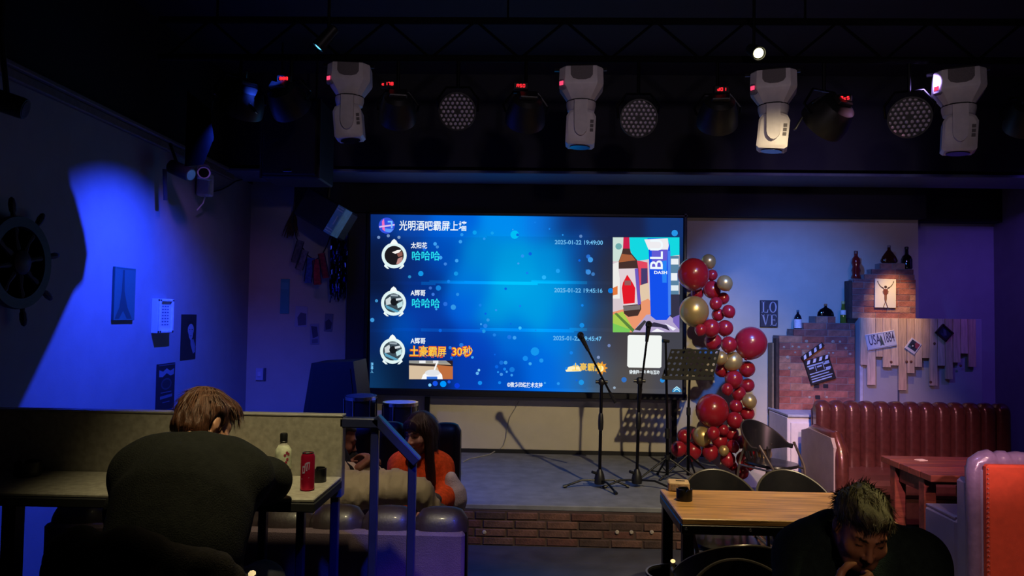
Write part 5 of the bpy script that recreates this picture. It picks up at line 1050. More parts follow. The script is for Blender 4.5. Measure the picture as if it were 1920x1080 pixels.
# on the counter
def at(px, py, z): return W(px, py, z=z)
cn_ = at(576, 919, zc_); hc = W(576, 848, y=cn_[1])[2] - zc_; rc = 13.0 / F * cn_[1]
t = thing('energy_drink_can', 'tall crimson can with pale diagonal lettering on the counter', 'can', (cn_[0], cn_[1], zc_), None, True)
part('body', MB().lathe([(rc * .82, 0), (rc, .006), (rc, hc - .014), (rc * .84, hc - .003)], n=28), M('can_crimson', (186, 20, 62), .28, .55, var=.08), t)
part('lid', MB().lathe([(rc * .84, hc - .004), (rc * .86, hc), (rc * .78, hc), (rc * .74, hc - .004), (0, hc - .004)], n=28), CHROME, t)
part('pull_tab', MB().box((0, -.004, hc - .001), (.012, .02, .002), bev=.001), CHROME, t)
def wrap(fn_pts, r, z0): return [(r * math.sin(u), -r * math.cos(u), z0 + v) for u, v in fn_pts]
mb = MB()
for pts in ([(-.5, .060), (-.1, .062), (-.1, .068), (-.5, .066)], [(-.5, .060), (-.38, .060), (-.38, .085), (-.5, .085)], [(-.5, .080), (-.1, .082), (-.1, .088), (-.5, .086)], [(-.22, .064), (-.08, .064), (.02, .096), (-.12, .096)], [(.08, .070), (.22, .070), (.30, .100), (.16, .100)], [(.02, .092), (.55, .096), (.55, .101), (.02, .098)], [(.40, .074), (.5, .074), (.58, .100), (.48, .100)], [(-.6, .040), (.5, .046), (.5, .049), (-.6, .044)]): mb.poly(wrap(pts, rc + .0008, 0))
part('lettering', mb, M('can_print', (206, 180, 220), .3, .4), t, fix=False, kind='stuff')
bt = at(530, 906, zc_); hb = W(531, 812, y=bt[1])[2] - zc_; rb = 15.0 / F * bt[1]
t = thing('drink_bottle', 'plastic drink bottle with a black cap and white flowered label beside the can', 'bottle', (bt[0], bt[1], zc_), None, True)
part('bottle', MB().lathe([(rb * .85, 0), (rb, .006), (rb * .97, hb * .3), (rb, hb * .55), (rb * .95, hb * .66), (rb * .45, hb * .80), (rb * .38, hb * .86)], n=24), M('bottle_pet', (196, 190, 176), .15, trans=.3), t)
part('drink', MB().lathe([(rb * .8, .004), (rb * .955, .01), (rb * .93, hb * .3), (0, hb * .3)], n=20), M('drink_red', (110, 36, 44), .3), t)
part('label', MB().lathe([(rb * 1.01, hb * .30), (rb * 1.02, hb * .56), (rb * .97, hb * .67), (rb * .6, hb * .765)], n=24), M('label_flower', (190, 192, 166), .5, var=.3, scale=45), t)
part('cap', MB().lathe([(rb * .46, hb * .85), (rb * .48, hb * .97), (rb * .42, hb), (0, hb)], n=16), BLACK, t)
part('neck_ring', MB().lathe([(rb * .44, hb * .825), (rb * .5, hb * .835), (rb * .44, hb * .845)], n=16), BLACK, t)
mb = MB()
for u, v in ((.5, .58), (.8, .50), (.65, .44), (.95, .60), (.75, .63)): mb.poly([(rb * 1.035 * math.sin(u + .16 * math.cos(k * PI / 4)), -rb * 1.035 * math.cos(u + .16 * math.cos(k * PI / 4)), hb * (v + .03 * math.sin(k * PI / 4))) for k in range(8)])
part('flower_print', mb, M('flower_red', (150, 50, 70), .5), t, fix=False, kind='stuff')
def ashtray(label, p, r, h, parts=True):
    t = thing('ashtray', label, 'ashtray', p, None, True); mb = MB(); n = 28; prof = [(r * .9, 0), (r, .004), (r, h - .004), (r * .97, h), (r * .84, h), (r * .82, h * .4), (0, h * .36)]
    mb.lathe(prof, n=n); b = len(mb.v)
    for i in range(len(mb.v)):
        x, y, z = mb.v[i]; a = math.atan2(y, x) % (2 * PI / 3)
        if z > h * .9 and abs(a - PI / 6) < .20: mb.v[i] = (x, y, z - h * .22)
    part('bowl', mb, M('ashtray_black', (16, 16, 18), .35), t, sharp=40); part('ash', MB().lathe([(r * .8, h * .38), (0, h * .42)], n=16), M('ash_grey', (70, 68, 66), .9), t)
    return t
ashtray('black notched ashtray behind the crimson can on the counter', at(598, 903, zc_), 14.0 / F * 2.62, .050)
ashtray('black ashtray at the dim left end of the counter', at(52, 892, zc_), 23.0 / F * 2.7, .052)

# ================================================================ wooden table at the right
zw = .75; fl, nl = W(1243, 917, z=zw), W(1272, 972, z=zw); xl_ = (fl[0] + nl[0]) / 2; xr_ = W(1692, 985, z=zw)[0]; y0, y1 = nl[1], fl[1]
OAK = [M('oak_%d' % i, c, .42, var=.3, scale=4, stretch=(1.2, 14, 14), bump=.12, bscale=14, coat=.15) for i, c in enumerate(((176, 134, 82), (186, 144, 92), (168, 126, 76)))]
tw = thing('wooden_table', 'oak-topped dining table with a black steel frame, chairs around it', 'table', ((xl_ + xr_) / 2, (y0 + y1) / 2, 0))
part('tabletop', MB().box(((xl_ + xr_) / 2, (y0 + y1) / 2, zw - .015), (xr_ - xl_, y1 - y0, .03), bev=.004), M('oak_top', (180, 136, 84), .42, var=.42, scale=3.2, stretch=(1.1, 13, 13), bump=.1, bscale=12, coat=.15), tw)
for c, d in ((((xl_ + xr_) / 2, y0 + .012, zw - .052), (xr_ - xl_, .03, .045)), (((xl_ + xr_) / 2, y1 - .012, zw - .052), (xr_ - xl_, .03, .045)), ((xl_ + .012, (y0 + y1) / 2, zw - .052), (.03, y1 - y0 - .05, .045)), ((xr_ - .012, (y0 + y1) / 2, zw - .052), (.03, y1 - y0 - .05, .045))):
    part('frame_rail', MB().box(c, d, bev=.004), STEEL, tw)
for x_ in (xl_ + .035, xr_ - .035):
    for y_ in (y0 + .035, y1 - .035): part('leg', MB().box((x_, y_, (zw - .07) / 2), (.055, .055, zw - .07), bev=.005), STEEL, tw)
for k in range(3): part('screw', MB().sph((xl_ + .02 + k * (xr_ - xl_ - .04) / 2 * .62, y0 - .004, zw - .047), (.008, .004, .008), 8, 6), CHROME, tw)
p = W(1275, 922, z=zw); t = thing('tissue_box', 'wooden tissue box with a dark slot at the left end of the oak table', 'box', (p[0], p[1] + .03, zw))
hb_ = W(1275, 905, y=p[1])[2] - zw
part('box', MB().box((p[0], p[1] + .045, zw + hb_ / 2), (.115, .10, hb_), rotz(-.12), bev=.006), M('box_wood', (190, 160, 128), .6, var=.15), t)
part('slot', MB().box((p[0] + .01, p[1] + .045, zw + hb_ + .0005), (.05, .014, .004), rotz(-.12)), MATTE, t)
part('printed_front', MB().box((p[0] - .006, p[1] - .006, zw + hb_ * .45), (.09, .004, hb_ * .6), rotz(-.12)), M('box_print', (146, 124, 112), .6, var=.4, scale=60), t)
ashtray('black ashtray in front of the tissue box on the oak table', W(1283, 938, z=zw), .042, .062)

# ================================================================ black tub chairs
SHELL = M('chair_black', (22, 22, 26), .32, var=.15, coat=.25)
def tub_chair(label, loc, rz):
    t = thing('tub_chair', label, 'chair', (0, 0, 0), 'black tub chairs', True)
    def pt(th, v, out=0.0):
        ct_ = max(0.0, math.cos(th)); zt_ = .61 + .19 * ct_ ** .95; zb = .53 + .05 * (1 - ct_); z = zb + (zt_ - zb) * v
        k = 1.0 + .10 * v; a, b = (.203 + out) * k, (.222 + out) * k
        return (a * math.sin(th), b * math.cos(th) + .015 * v, z)
    n = 30; T = 1.80; mb = MB(); rows = 6; vs = []
    ring = [(v, 0.0) for v in np.linspace(0, 1, rows)] + [(1.0, .007), (1.0, .014)] + [(v, .014) for v in np.linspace(.9, 0, rows)]
    m = len(ring)
    for i in range(n + 1):
        th = -T + 2 * T * i / n; vs += [pt(th, v, o) for v, o in ring]
    fs = [(i * m + j, i * m + (j + 1) % m, (i + 1) * m + (j + 1) % m, (i + 1) * m + j) for i in range(n) for j in range(m)] + [tuple(range(m)), tuple(range(n * m, n * m + m))]
    part('backrest', mb.add(vs, fs), SHELL, t, sharp=50)
    part('backrest_rim', MB().tube([pt(-T + 2 * T * i / 40, 1.0, .007) for i in range(41)], .0075, 8), M('rim_highlight', (58, 54, 52), .28), t)  # lighter than the shell: the edge highlight is put into its colour
    mb = MB(); k = 24
    prof = [(.0, .435), (.8, .435), (.96, .442), (1.0, .455), (.97, .468), (.85, .470), (.4, .462), (0, .460)]
    sup = lambda a, r: (.188 * r * np.sign(math.cos(a)) * abs(math.cos(a)) ** .7, .225 * r * np.sign(math.sin(a)) * abs(math.sin(a)) ** .7)
    vs = [sup(2 * PI * i / k, max(r, .001)) + (z,) for r, z in prof for i in range(k)]
    part('seat', mb.add(vs, [(j * k + i, j * k + (i + 1) % k, (j + 1) * k + (i + 1) % k, (j + 1) * k + i) for j in range(len(prof) - 1) for i in range(k)]), SHELL, t, sharp=50)
    for i in range(7):
        th = -.75 + i * .25; a = pt(th, .1, .007); part('back_slat', MB().cyl((a[0] * .86, a[1] * .86, .45), a, .010, n=8), SHELL, t)
    for sx in (-1, 1):
        part('leg', MB().tube([(sx * .185, -.24, .0), (sx * .192, -.19, .45), (sx * .218, -.06, .635)], .011, 8), M('leg_steel', (150, 140, 130), .3, .9), t)
        part('leg', MB().tube([(sx * .185, .26, .0), (sx * .185, .19, .45), (sx * .168, .145, .60)], .011, 8), M('leg_steel', (150, 140, 130)), t)
        part('seat_rail', MB().cyl((sx * .190, -.19, .43), (sx * .184, .19, .43), .009, n=8), M('leg_steel', (150, 140, 130)), t)
    t.location = loc; t.rotation_euler = (0, 0, rz); OFF[t.name] = np.array(loc, float); return t
def at_back(px, py, yb, z=.80): p = W(px, py, y=yb); return p[0]
cB = tub_chair('black tub chair behind the oak table, nearer the balloons and stage', (at_back(1338, 873, 4.55), 4.30, 0), 0.0)
dup(cB, (at_back(1476, 878, 4.55), 4.33, 0), 0.04, 'black tub chair behind the oak table, right one, beside the sofa arm')
pA = W(1446, 868, z=.46); dup(cB, (pA[0], pA[1], 0), .55, 'black tub chair standing alone beside the balloons with a gold balloon under its back')
dup(cB, (at_back(1392, 1006, 3.06), 3.31, 0), PI + .06, 'black tub chair pushed up to the near side of the oak table, back to camera')
dup(cB, (.765, 2.60, 0), -.05, 'black tub chair nearest the camera, back to back with the oak-table chair')
CHM = (1.12, 2.47, 0)
t = thing('round_stool', 'black round stool on which the man in dark green sits', 'stool', CHM, None, True)
part('seat', MB().lathe([(0, .41), (.15, .41), (.162, .42), (.162, .445), (.15, .455), (0, .46)], n=28), SHELL, t)
for k in range(4): aa = k * PI / 2 + PI / 4; part('leg', MB().cyl((.15 * math.cos(aa), .15 * math.sin(aa), 0), (.10 * math.cos(aa), .10 * math.sin(aa), .415), .012, n=8), STEEL, t)
CHA = (W(212, 1000, y=1.77)[0], 2.03, ZP); dup(cB, CHA, PI, 'black tub chair with a dark coat over its back, under the man at the counter')
# bin
p = W(1262, 1068, y=3.74); t = thing('waste_bin', 'black open waste bin on the floor left of the oak table leg', 'bin', (p[0], 3.74, 0), None, True)
part('bucket', MB().lathe([(.10, 0), (.105, .01), (.128, .45), (.122, .45), (.10, .02), (0, .02)], n=30), BLACK, t, sharp=40); part('rim', MB().lathe([(.126, .44), (.134, .447), (.134, .458), (.124, .458), (.126, .44)], n=30), M('bin_rim', (60, 60, 66), .3), t)
# ================================================================ people: one continuous surface each, from blended distance fields
def nrm(a): a = np.asarray(a, float); return a / max(np.linalg.norm(a), 1e-9)
def smin(a, b, k): h = np.clip(.5 + .5 * (b - a) / k, 0, 1); return b * (1 - h) + a * h - k * h * (1 - h)
def smax(a, b, k): return -smin(-a, -b, k)
def d_cap(P, a, b, ra, rb):
    a = np.asarray(a, float); b = np.asarray(b, float); ab = b - a; t = np.clip(((P - a) @ ab) / max(ab @ ab, 1e-9), 0, 1)
    return np.linalg.norm(P - a - t[:, None] * ab, axis=1) - (ra + (rb - ra) * t)
def d_ell(P, c, r, R=None):
    q = P - np.asarray(c, float)
    if R is not None: q = q @ R
    r = np.asarray(r, float); k0 = np.linalg.norm(q / r, axis=1); k1 = np.linalg.norm(q / (r * r), axis=1); return k0 * (k0 - 1) / np.maximum(k1, 1e-6)
_W = np.random.RandomState(11).normal(size=(12, 3)); _PH = np.random.RandomState(12).uniform(0, 6, 12)
def nz3(P, f, s=0): return sum(np.sin((P * f) @ np.roll(_W, s, 0)[i] + _PH[(i + s) % 12]) for i in range(6)) / 6
def surface(fn, lo, hi, h, name):
    """Surface-net mesh of the zero level of fn, evaluated only in blocks near the surface."""
    lo = np.array(lo, float); hi = np.array(hi, float); B = 8; n = (np.ceil((hi - lo) / h / B).astype(int)) * B + 1
    ax = [lo[i] + h * np.arange(n[i]) for i in range(3)]; V = np.ones(n, np.float32)
    nb = (n - 1) // B; C = np.stack(np.meshgrid(*[lo[i] + h * (np.arange(nb[i]) * B + B / 2) for i in range(3)], indexing='ij'), -1).reshape(-1, 3)
    d = fn(C); near = np.abs(d) < h * B * 0.87 * 1.35 + .01; idx = np.array(np.unravel_index(np.arange(len(C)), nb)).T
    for (i, j, k), dd, nr in zip(idx, d, near):
        if not nr: V[i * B:i * B + B + 1, j * B:j * B + B + 1, k * B:k * B + B + 1] = dd
    sel = idx[near]; g = np.stack(np.meshgrid(*[np.arange(B + 1)] * 3, indexing='ij'), -1).reshape(-1, 3)
    for c0 in range(0, len(sel), 200):
        I = (sel[c0:c0 + 200, None, :] * B + g[None]).reshape(-1, 3); V[I[:, 0], I[:, 1], I[:, 2]] = fn(lo + h * I)
    S = V < 0; m = n - 1
    cs = [S[i:m[0] + i, j:m[1] + j, k:m[2] + k] for i in (0, 1) for j in (0, 1) for k in (0, 1)]; cnt = sum(c.astype(np.int8) for c in cs); act = (cnt > 0) & (cnt < 8)
    cell = np.array(np.nonzero(act)).T; num = -np.ones(m, np.int64); num[act] = np.arange(len(cell)); acc = np.zeros((len(cell), 3)); w = np.zeros(len(cell))
    cor = [np.array((i, j, k)) for i in (0, 1) for j in (0, 1) for k in (0, 1)]
    for p in range(8):
        for q in range(p + 1, 8):
            if np.abs(cor[p] - cor[q]).sum() != 1: continue
            a = V[tuple((cell + cor[p]).T)]; b = V[tuple((cell + cor[q]).T)]; x = (a < 0) != (b < 0); t = np.where(x, a / np.where(x, a - b, 1), 0)
            acc[x] += (cor[p] + t[:, None] * (cor[q] - cor[p]))[x]; w[x] += 1
    verts = lo + h * (cell + acc / w[:, None]); faces = []
    for a in range(3):
        b, c = (a + 1) % 3, (a + 2) % 3; s0 = [slice(1, -1)] * 3; s0[a] = slice(0, n[a] - 1); s1 = list(s0); s1[a] = slice(1, n[a])
        X = S[tuple(s0)] != S[tuple(s1)]; e = np.array(np.nonzero(X)).T; off = np.ones(3, int); off[a] = 0; e = e + off
        ub = np.zeros(3, int); ub[b] = 1; uc = np.zeros(3, int); uc[c] = 1
        f = np.stack([num[tuple((e - ub - uc).T)], num[tuple((e - uc).T)], num[tuple(e.T)], num[tuple((e - ub).T)]], 1)
        fl = S[tuple(e.T)]; f[~fl] = f[~fl][:, ::-1]; faces.append(f)
    F_ = np.concatenate(faces); me = bpy.data.meshes.new(name); me.from_pydata(verts.tolist(), [], F_.tolist()); me.shade_smooth()
    return me, verts
def add_sdf(name, parent, fn, lo, hi, h, m, label=None, paint=None, smooth=2):
    me, v = surface(fn, lo, hi, h, name); off = OFF[parent.name]
    if paint is not None:
        at_ = me.color_attributes.new('Col', 'FLOAT_COLOR', 'POINT'); at_.data.foreach_set('color', np.concatenate([paint(v), np.ones((len(v), 1))], 1).astype(np.float32).ravel())
    me.transform(Matrix.Translation(Vector(-off))); me.materials.append(m)
    bm = bmesh.new(); bm.from_mesh(me)
    for _ in range(smooth): bmesh.ops.smooth_vert(bm, verts=bm.verts, factor=.4, use_axis_x=True, use_axis_y=True, use_axis_z=True)
    bm.to_mesh(me); bm.free(); me.shade_smooth()
    o = bpy.data.objects.new(name, me); COL.objects.link(o); o.parent = parent; OFF[o.name] = off
    return tag(o, label)
def frame3(fwd, up):
    f = nrm(fwd); r = nrm(np.cross(f, up)); u = np.cross(r, f); return np.stack([r, f, u], 1)     # columns: right, forward, up
def head_sdf(c, R, s=1.0, jaw=1.0, female=False):
    """Distance field of a head with face; local axes right, forward, up about the ear line."""
    c = np.asarray(c, float)
    def fn(Pw):
        P = ((Pw - c) @ R) / s; A = P.copy(); A[:, 0] = np.abs(P[:, 0])
        d = d_ell(P, (0, -.014, .036), (.074, .094, .086))
        d = smin(d, d_ell(P, (0, .030, -.046), (.058 * jaw, .062, .082)), .04)
        d = smin(d, d_ell(P, (0, .066, -.108), (.026 * jaw, .022, .020)), .03)
        d = smin(d, d_cap(A, (.050 * jaw, -.005, -.055), (.030 * jaw, .055, -.100), .018, .016), .03)
        d = smin(d, d_ell(A, (.040, .062, -.034), (.026, .022, .024)), .025)
        d = smin(d, d_cap(A, (.012, .088, .020), (.044, .072, .020), .009, .008), .018)
        d = smax(d, -d_ell(A, (.031, .103, .001), (.019, .016, .012)), .014)
        d = smin(d, d_ell(A, (.031, .0765, .0005), (.0150, .013, .0105)), .004)
        d = smax(d, -d_cap(A, (.019, .0925, -.003), (.043, .083, -.003), .0022, .0022), .003)
        d = smin(d, d_cap(P, (0, .090, .004), (0, .112, -.036), .0075, .0115), .012)
        d = smin(d, d_ell(A, (.012, .099, -.040), (.0095, .012, .008)), .006)
        d = smax(d, -d_ell(A, (.007, .108, -.047), (.004, .005, .004)), .003)
        d = smin(d, d_ell(P, (0, .088, -.066), (.024, .011, .0065)), .006); d = smin(d, d_ell(P, (0, .087, -.078), (.020, .011, .0075)), .006)
        d = smax(d, -d_cap(P, (-.023, .097, -.0715), (.023, .097, -.0715), .0022, .0022), .004)
        ear = d_ell(A, (.079, -.014, -.010), (.010, .021, .033)); ear = smax(ear, -d_ell(A, (.089, -.008, -.006), (.007, .012, .020)), .006)
        d = smin(d, ear, .008)
        return d * s
    return fn
def skin_paint(c, R, base, s=1.0, lip=(150, 72, 70), brow=None, beard=False):
    base = np.array(lin(base)); lp = np.array(lin(lip)); bw = None if brow is None else np.array(lin(brow))
    def fn(v):
        P = ((v - c) @ R) / s; A = P.copy(); A[:, 0] = np.abs(P[:, 0]); col = np.tile(base, (len(v), 1))
        col *= (1 + .10 * nz3(v, 60)[:, None])
        m = np.clip(1 - d_ell(P, (0, .092, -.072), (.023, .03, .0115)) / .004 - 1, 0, 1)[:, None]; m = (d_ell(P, (0, .092, -.072), (.023, .03, .0115)) < 0)[:, None]; col = np.where(m, lp, col)
        ck = np.exp(-((A - np.array((.042, .07, -.035))) ** 2).sum(1) / .0006)[:, None]; col = col * (1 - .25 * ck) + .25 * ck * lp
        if bw is not None:
            b = (d_cap(A, (.014, .098, .022), (.048, .080, .024), .0035, .0025) < .0025)[:, None]; col = np.where(b, bw, col)
            e = (d_cap(A, (.019, .0925, -.003), (.043, .083, -.003), .0015, .0015) < .0022)[:, None]; col = np.where(e, bw * .6, col)
        if beard:
            g = np.clip((.006 - np.minimum(d_ell(P, (0, .092, -.056), (.030, .03, .008)), d_ell(P, (0, .075, -.110), (.034, .04, .026)))) / .012, 0, 1)[:, None]; col = col * (1 - .8 * g) + bw * .8 * g
        return np.clip(col, 0, 1)
    return fn
def hand_caps(wrist, d, palm, thumb_side, curl=.5, s=1.0):
    """Capsules of a hand: d = direction of the fingers, palm = palm normal, thumb_side = direction of the thumb."""
    d, palm = nrm(d), nrm(palm); side = nrm(np.cross(d, palm)); side = side if side @ nrm(thumb_side) > 0 else -side; w = np.asarray(wrist, float); out = []
    for k in (-1.2, -.4, .4, 1.2): out.append((w + d * .012 * s + side * k * .014 * s, w + d * .086 * s + side * k * .020 * s, .017 * s, .0115 * s))
    for k, L, r in ((1.2, .072, .0088), (.4, .080, .0090), (-.4, .075, .0086), (-1.2, .058, .0076)):
        p = w + d * .090 * s + side * k * .0205 * s; ang = 0.0; q = p
        for f_, a_ in ((.45, .9), (.31, 1.1), (.24, .7)):
            ang += a_ * curl; dirn = d * math.cos(ang) + palm * math.sin(ang); e = q + dirn * L * f_ * s * 1.12; out.append((q, e, r * s, r * s * .92)); q = e
    t0 = w + d * .022 * s + side * .030 * s; t1 = t0 + nrm(d * .75 + side * .75 + palm * .35) * .038 * s; t2 = t1 + nrm(d * .9 + side * .3 + palm * .3 * (1 + curl)) * .030 * s; t3 = t2 + nrm(d * 1.0 - side * .1 + palm * .5 * curl) * .024 * s
    out += [(t0, t1, .0125 * s, .0105 * s), (t1, t2, .0105 * s, .0095 * s), (t2, t3, .0095 * s, .0078 * s)]
    return out
def union(caps, ells=(), k=.03, hand=()):
    def fn(P):
        d = None
        for c in caps: e = d_cap(P, *c); d = e if d is None else smin(d, e, k)
        for c in ells: e = d_ell(P, *c); d = e if d is None else smin(d, e, k)
        for c in hand: d = smin(d, d_cap(P, *c), .007)
        return d
    return fn
def cuff(arms, k=.055): return [(a, b + nrm(a - b) * k, ra, rb * 1.12) if i % 2 else (a, b, ra, rb) for i, (a, b, ra, rb) in enumerate(arms)]
def grow(caps, g): return [(a, b, ra + g, rb + g) for a, b, ra, rb in caps]
def neck_cut(P, d, hb, nk, off):
    ax = nrm(hb - nk); q = P - nk; pl = (P - hb) @ ax + off; cyl = np.linalg.norm(q - (q @ ax)[:, None] * ax, axis=1) - .10
    return smax(d, -np.maximum(-pl, cyl), .012)
def strands(name, parent, roots, dirfn, L, w, m, seed=1, segs=5, jit=.35):
    rnd_ = np.random.RandomState(seed); mb = MB()
    for p, nrm_ in roots:
        q = np.array(p); vs = []; l = L * rnd_.uniform(.6, 1.15); ph = rnd_.uniform(-1, 1, 3) * jit
        for i in range(segs + 1):
            d = nrm(dirfn(q) + ph * (.4 + .6 * i / segs)); side = nrm(np.cross(d, nrm_)); ww = w * (1 - .8 * i / segs)
            vs += [q - side * ww, q + side * ww]; q = q + d * l / segs
        mb.add(vs, [(2 * i, 2 * i + 1, 2 * i + 3, 2 * i + 2) for i in range(segs)])
    return part(name, mb, m, parent, sharp=180, kind='stuff', fix=False)
SKIN = VC('skin', False, rough=.5)
KNIT = lambda n, c, sc=(1, 1, 1): M(n, c, .95, var=.25, scale=50, bump=.5, bscale=260, spec=.2)

# ---------------------------------------------------------------- man at the counter, seen from behind
def man_counter():
    base = np.array((W(330, 1100, y=2.03)[0], 2.02, ZP)); t = thing('person', 'person in a dark knit cardigan with reddish-brown hair hunched over the bar counter', 'person', base)
    hc = W(387, 796, y=2.36); Rh = frame3((.48, .70, -.54), (.10, .48, .82)); sc = .84
    pel = np.array((base[0], 2.03, ZP + .56)); bl = np.array((base[0] - .005, 2.02, ZP + .72)); ch = W(345, 955, y=2.10); nk = W(374, 878, y=2.20); hb = hc + Rh @ np.array((0, -.03, -.075)) * sc
    shL, shR = W(281, 892, y=2.16), W(440, 898, y=2.21); elL, elR = W(243, 985, y=2.33), W(500, 935, y=2.42)
    elL[2] = max(elL[2], zc_ - .02); haL, haR = W(340, 930, y=2.66), W(440, 905, y=2.66); haL[2] = zc_ + .05; haR[2] = zc_ + .055; elR[2] = zc_ + .06
    hpL, hpR = pel + np.array((-.10, .03, -.02)), pel + np.array((.10, .03, -.02)); knL, knR = hpL + np.array((-.06, .40, -.06)), hpR + np.array((-.01, .38, -.06)); ftL, ftR = knL + np.array((0, -.06, -.41)), knR + np.array((0, -.06, -.41))
    torso = [(pel, bl, .145, .150), (bl, ch, .150, .165), (ch, nk, .150, .075), (shL, shR, .085, .085), (shL * .6 + nk * .4, nk, .085, .06), (shR * .6 + nk * .4, nk, .085, .06)]
    arms = [(shL, elL, .060, .048), (elL, haL, .046, .030), (shR, elR, .060, .048), (elR, haR, .046, .030)]
    legs = [(hpL, knL, .088, .062), (knL, ftL, .060, .042), (hpR, knR, .088, .062), (knR, ftR, .060, .042), (hpL, hpR, .11, .11)]
    feet = [(f + np.array((0, -.03, -.03)), f + np.array((0, .13, -.055)), .040, .032) for f in (ftL, ftR)]
    neck = [(nk, hb, .058, .054)]; hand = hand_caps(haL, (.5, .8, 0), (0, -.2, -1), (1, 0, 0), .5) + hand_caps(haR, (-.5, .8, 0), (0, -.2, -1), (-1, 0, 0), .5)
    hd = head_sdf(hc, Rh, sc); bd = union(grow(torso + arms + legs, -.014) + neck + feet, (), .03, hand)
    add_sdf('body', t, lambda P: smin(bd(P), hd(P), .02), np.minimum(base - (.45, .3, .03), 9), (hc + (.5, .55, .2)), .008, SKIN, paint=skin_paint(hc, Rh, (196, 142, 112), sc))
    cd = union(grow(torso, .020) + grow(cuff(arms), .020) + [(pel, pel + np.array((0, 0, -.10)), .17, .165)], (), .05)
    def coat(P):
        d = cd(P) + .006 * nz3(P, 16) + .004 * nz3(P * (1, 1, 2.2), 30, 3); d = neck_cut(P, d, hb, nk, .030)
        return d
    add_sdf('cardigan', t, coat, base - (.45, .3, -.35), hc + (.5, .5, .05), .0075, KNIT('cardigan_knit', (26, 27, 23)))
    add_sdf('collar', t, union([(nk + np.array((.05 * math.cos(a), .05 * math.sin(a), .0)) + nrm(hb - nk) * .02, nk + np.array((.05 * math.cos(a + .5), .05 * math.sin(a + .5), .0)) + nrm(hb - nk) * .02, .028, .028) for a in np.arange(0, 6.3, .5)], (), .02), nk - .15, nk + .2, .008, KNIT('cardigan_knit', (26, 27, 23)))
    add_sdf('trousers', t, union(grow(legs, .008), (), .03), base - (.4, .35, -.06), base + (.4, .7, .75), .012, M('trousers_dark', (30, 30, 36), .8, bump=.2))
    for f in (ftL, ftR): add_sdf('shoe', t, union([(f + np.array((0, -.04, -.03)), f + np.array((0, .14, -.055)), .05, .040)], (), .02), f - .2, f + .25, .012, BLACK)
    hairm = M('hair_chestnut', (92, 58, 40), .36, var=.45, scale=60, stretch=(6, 6, 1), bump=.4, bscale=200)
    def hair(P):
        q = ((P - hc) @ Rh) / sc; d = d_ell(q, (0, -.022, .034), (.090, .112, .100)); d = smin(d, d_ell(q, (0, -.055, -.035), (.075, .066, .070)), .04); d = smin(d, d_ell(q, (0, .062, .085), (.062, .05, .04)), .04)
        d = d + .0045 * np.sin(q[:, 0] * 210 + 4 * np.sin(q[:, 2] * 34)) * np.clip(.3 + np.abs(q[:, 2]) * 8, 0, 1) + .004 * nz3(q, 60)
        face = smax(smax(-(q[:, 1] - .050), -(.062 - q[:, 2]), .01) * -1, -9 * np.ones(len(q)), .001)
        d = smax(d, -np.maximum(.045 - np.maximum(q[:, 1] - .0, -1) * 0 - (q[:, 1] - .0), -1) * 0 - 1, .001)
        d = smax(d, np.minimum(q[:, 1] - .028, .070 - q[:, 2]), .012); ear = d_ell(np.abs(q) * (1, 0, 0) + q * (0, 1, 1), (.085, -.008, -.016), (.034, .030, .042)); d = smax(d, -ear, .006); d = smax(d, -(q[:, 2] + .085 - np.clip(-q[:, 1], 0, .1) * .15), .01)
        return d * sc
    ho = add_sdf('hair', t, hair, hc - .18, hc + .18, .005, hairm, smooth=1)
    me = ho.data; rr = np.random.RandomState(3); roots = []
    for i in rr.choice(len(me.polygons), 1500):
        p_ = me.polygons[int(i)]; w_ = np.array(p_.center) + OFF[t.name]; l_ = Rh.T @ (w_ - hc) / sc
        if not (abs(l_[0]) > .05 and -.05 < l_[1] < .05 and l_[2] < .06): roots.append((w_ + np.array(p_.normal) * .001, np.array(p_.normal)))
    crown = hc + Rh @ np.array((0, -.06, .11))
    def flow(q): r = q - crown; l = Rh.T @ (q - hc); o = np.array((l[0], l[1] * .9 + .02, l[2])); n_ = Rh @ nrm(o); g = nrm(r + 1e-4); tng = nrm(g - n_ * (g @ n_)); return tng + n_ * .05
    strands('hair_strands', t, roots, flow, .040, .0010, hairm, 4, jit=.22)
    return t
man_counter()
def coat_on_chair():
    c = np.array(CHA); R = rotz(PI); t = thing('coat', 'dark coat draped over the chair back under the man at the counter', 'coat', c + np.array((0, -.28, .40)))
    caps = []
    prev = None
    for i in range(15):
        th = -1.25 + i * .17; top = c + R @ np.array((.225 * math.sin(th), .245 * math.cos(th) + .02, (.61 + .19 * max(0, math.cos(th)) ** .95) + .006 + .012 * math.sin(i * 1.3)))
        out = R @ np.array((math.sin(th), math.cos(th), 0)); low = top + out * .075 + np.array((0, 0, -.36 - .05 * math.sin(i * .9))); inn = top - out * .045 + np.array((0, 0, -.12))
        caps += [(top + out * .02, low, .022, .036), (top + out * .02, inn, .020, .014)]
        if prev is not None: caps.append((prev, top, .024, .024))
        prev = top
    caps += [(c + np.array((-.08, -.26, .80)), c + np.array((.02, -.27, .74)), .045, .04)]
    u = union(caps, (), .03)
    add_sdf('fabric', t, lambda P: u(P) + .006 * nz3(P, 26) + .004 * nz3(P, 60, 2), c + (-.45, -.5, .30), c + (.45, .2, 1.0), .009, KNIT('coat_wool', (44, 40, 38)))
coat_on_chair()

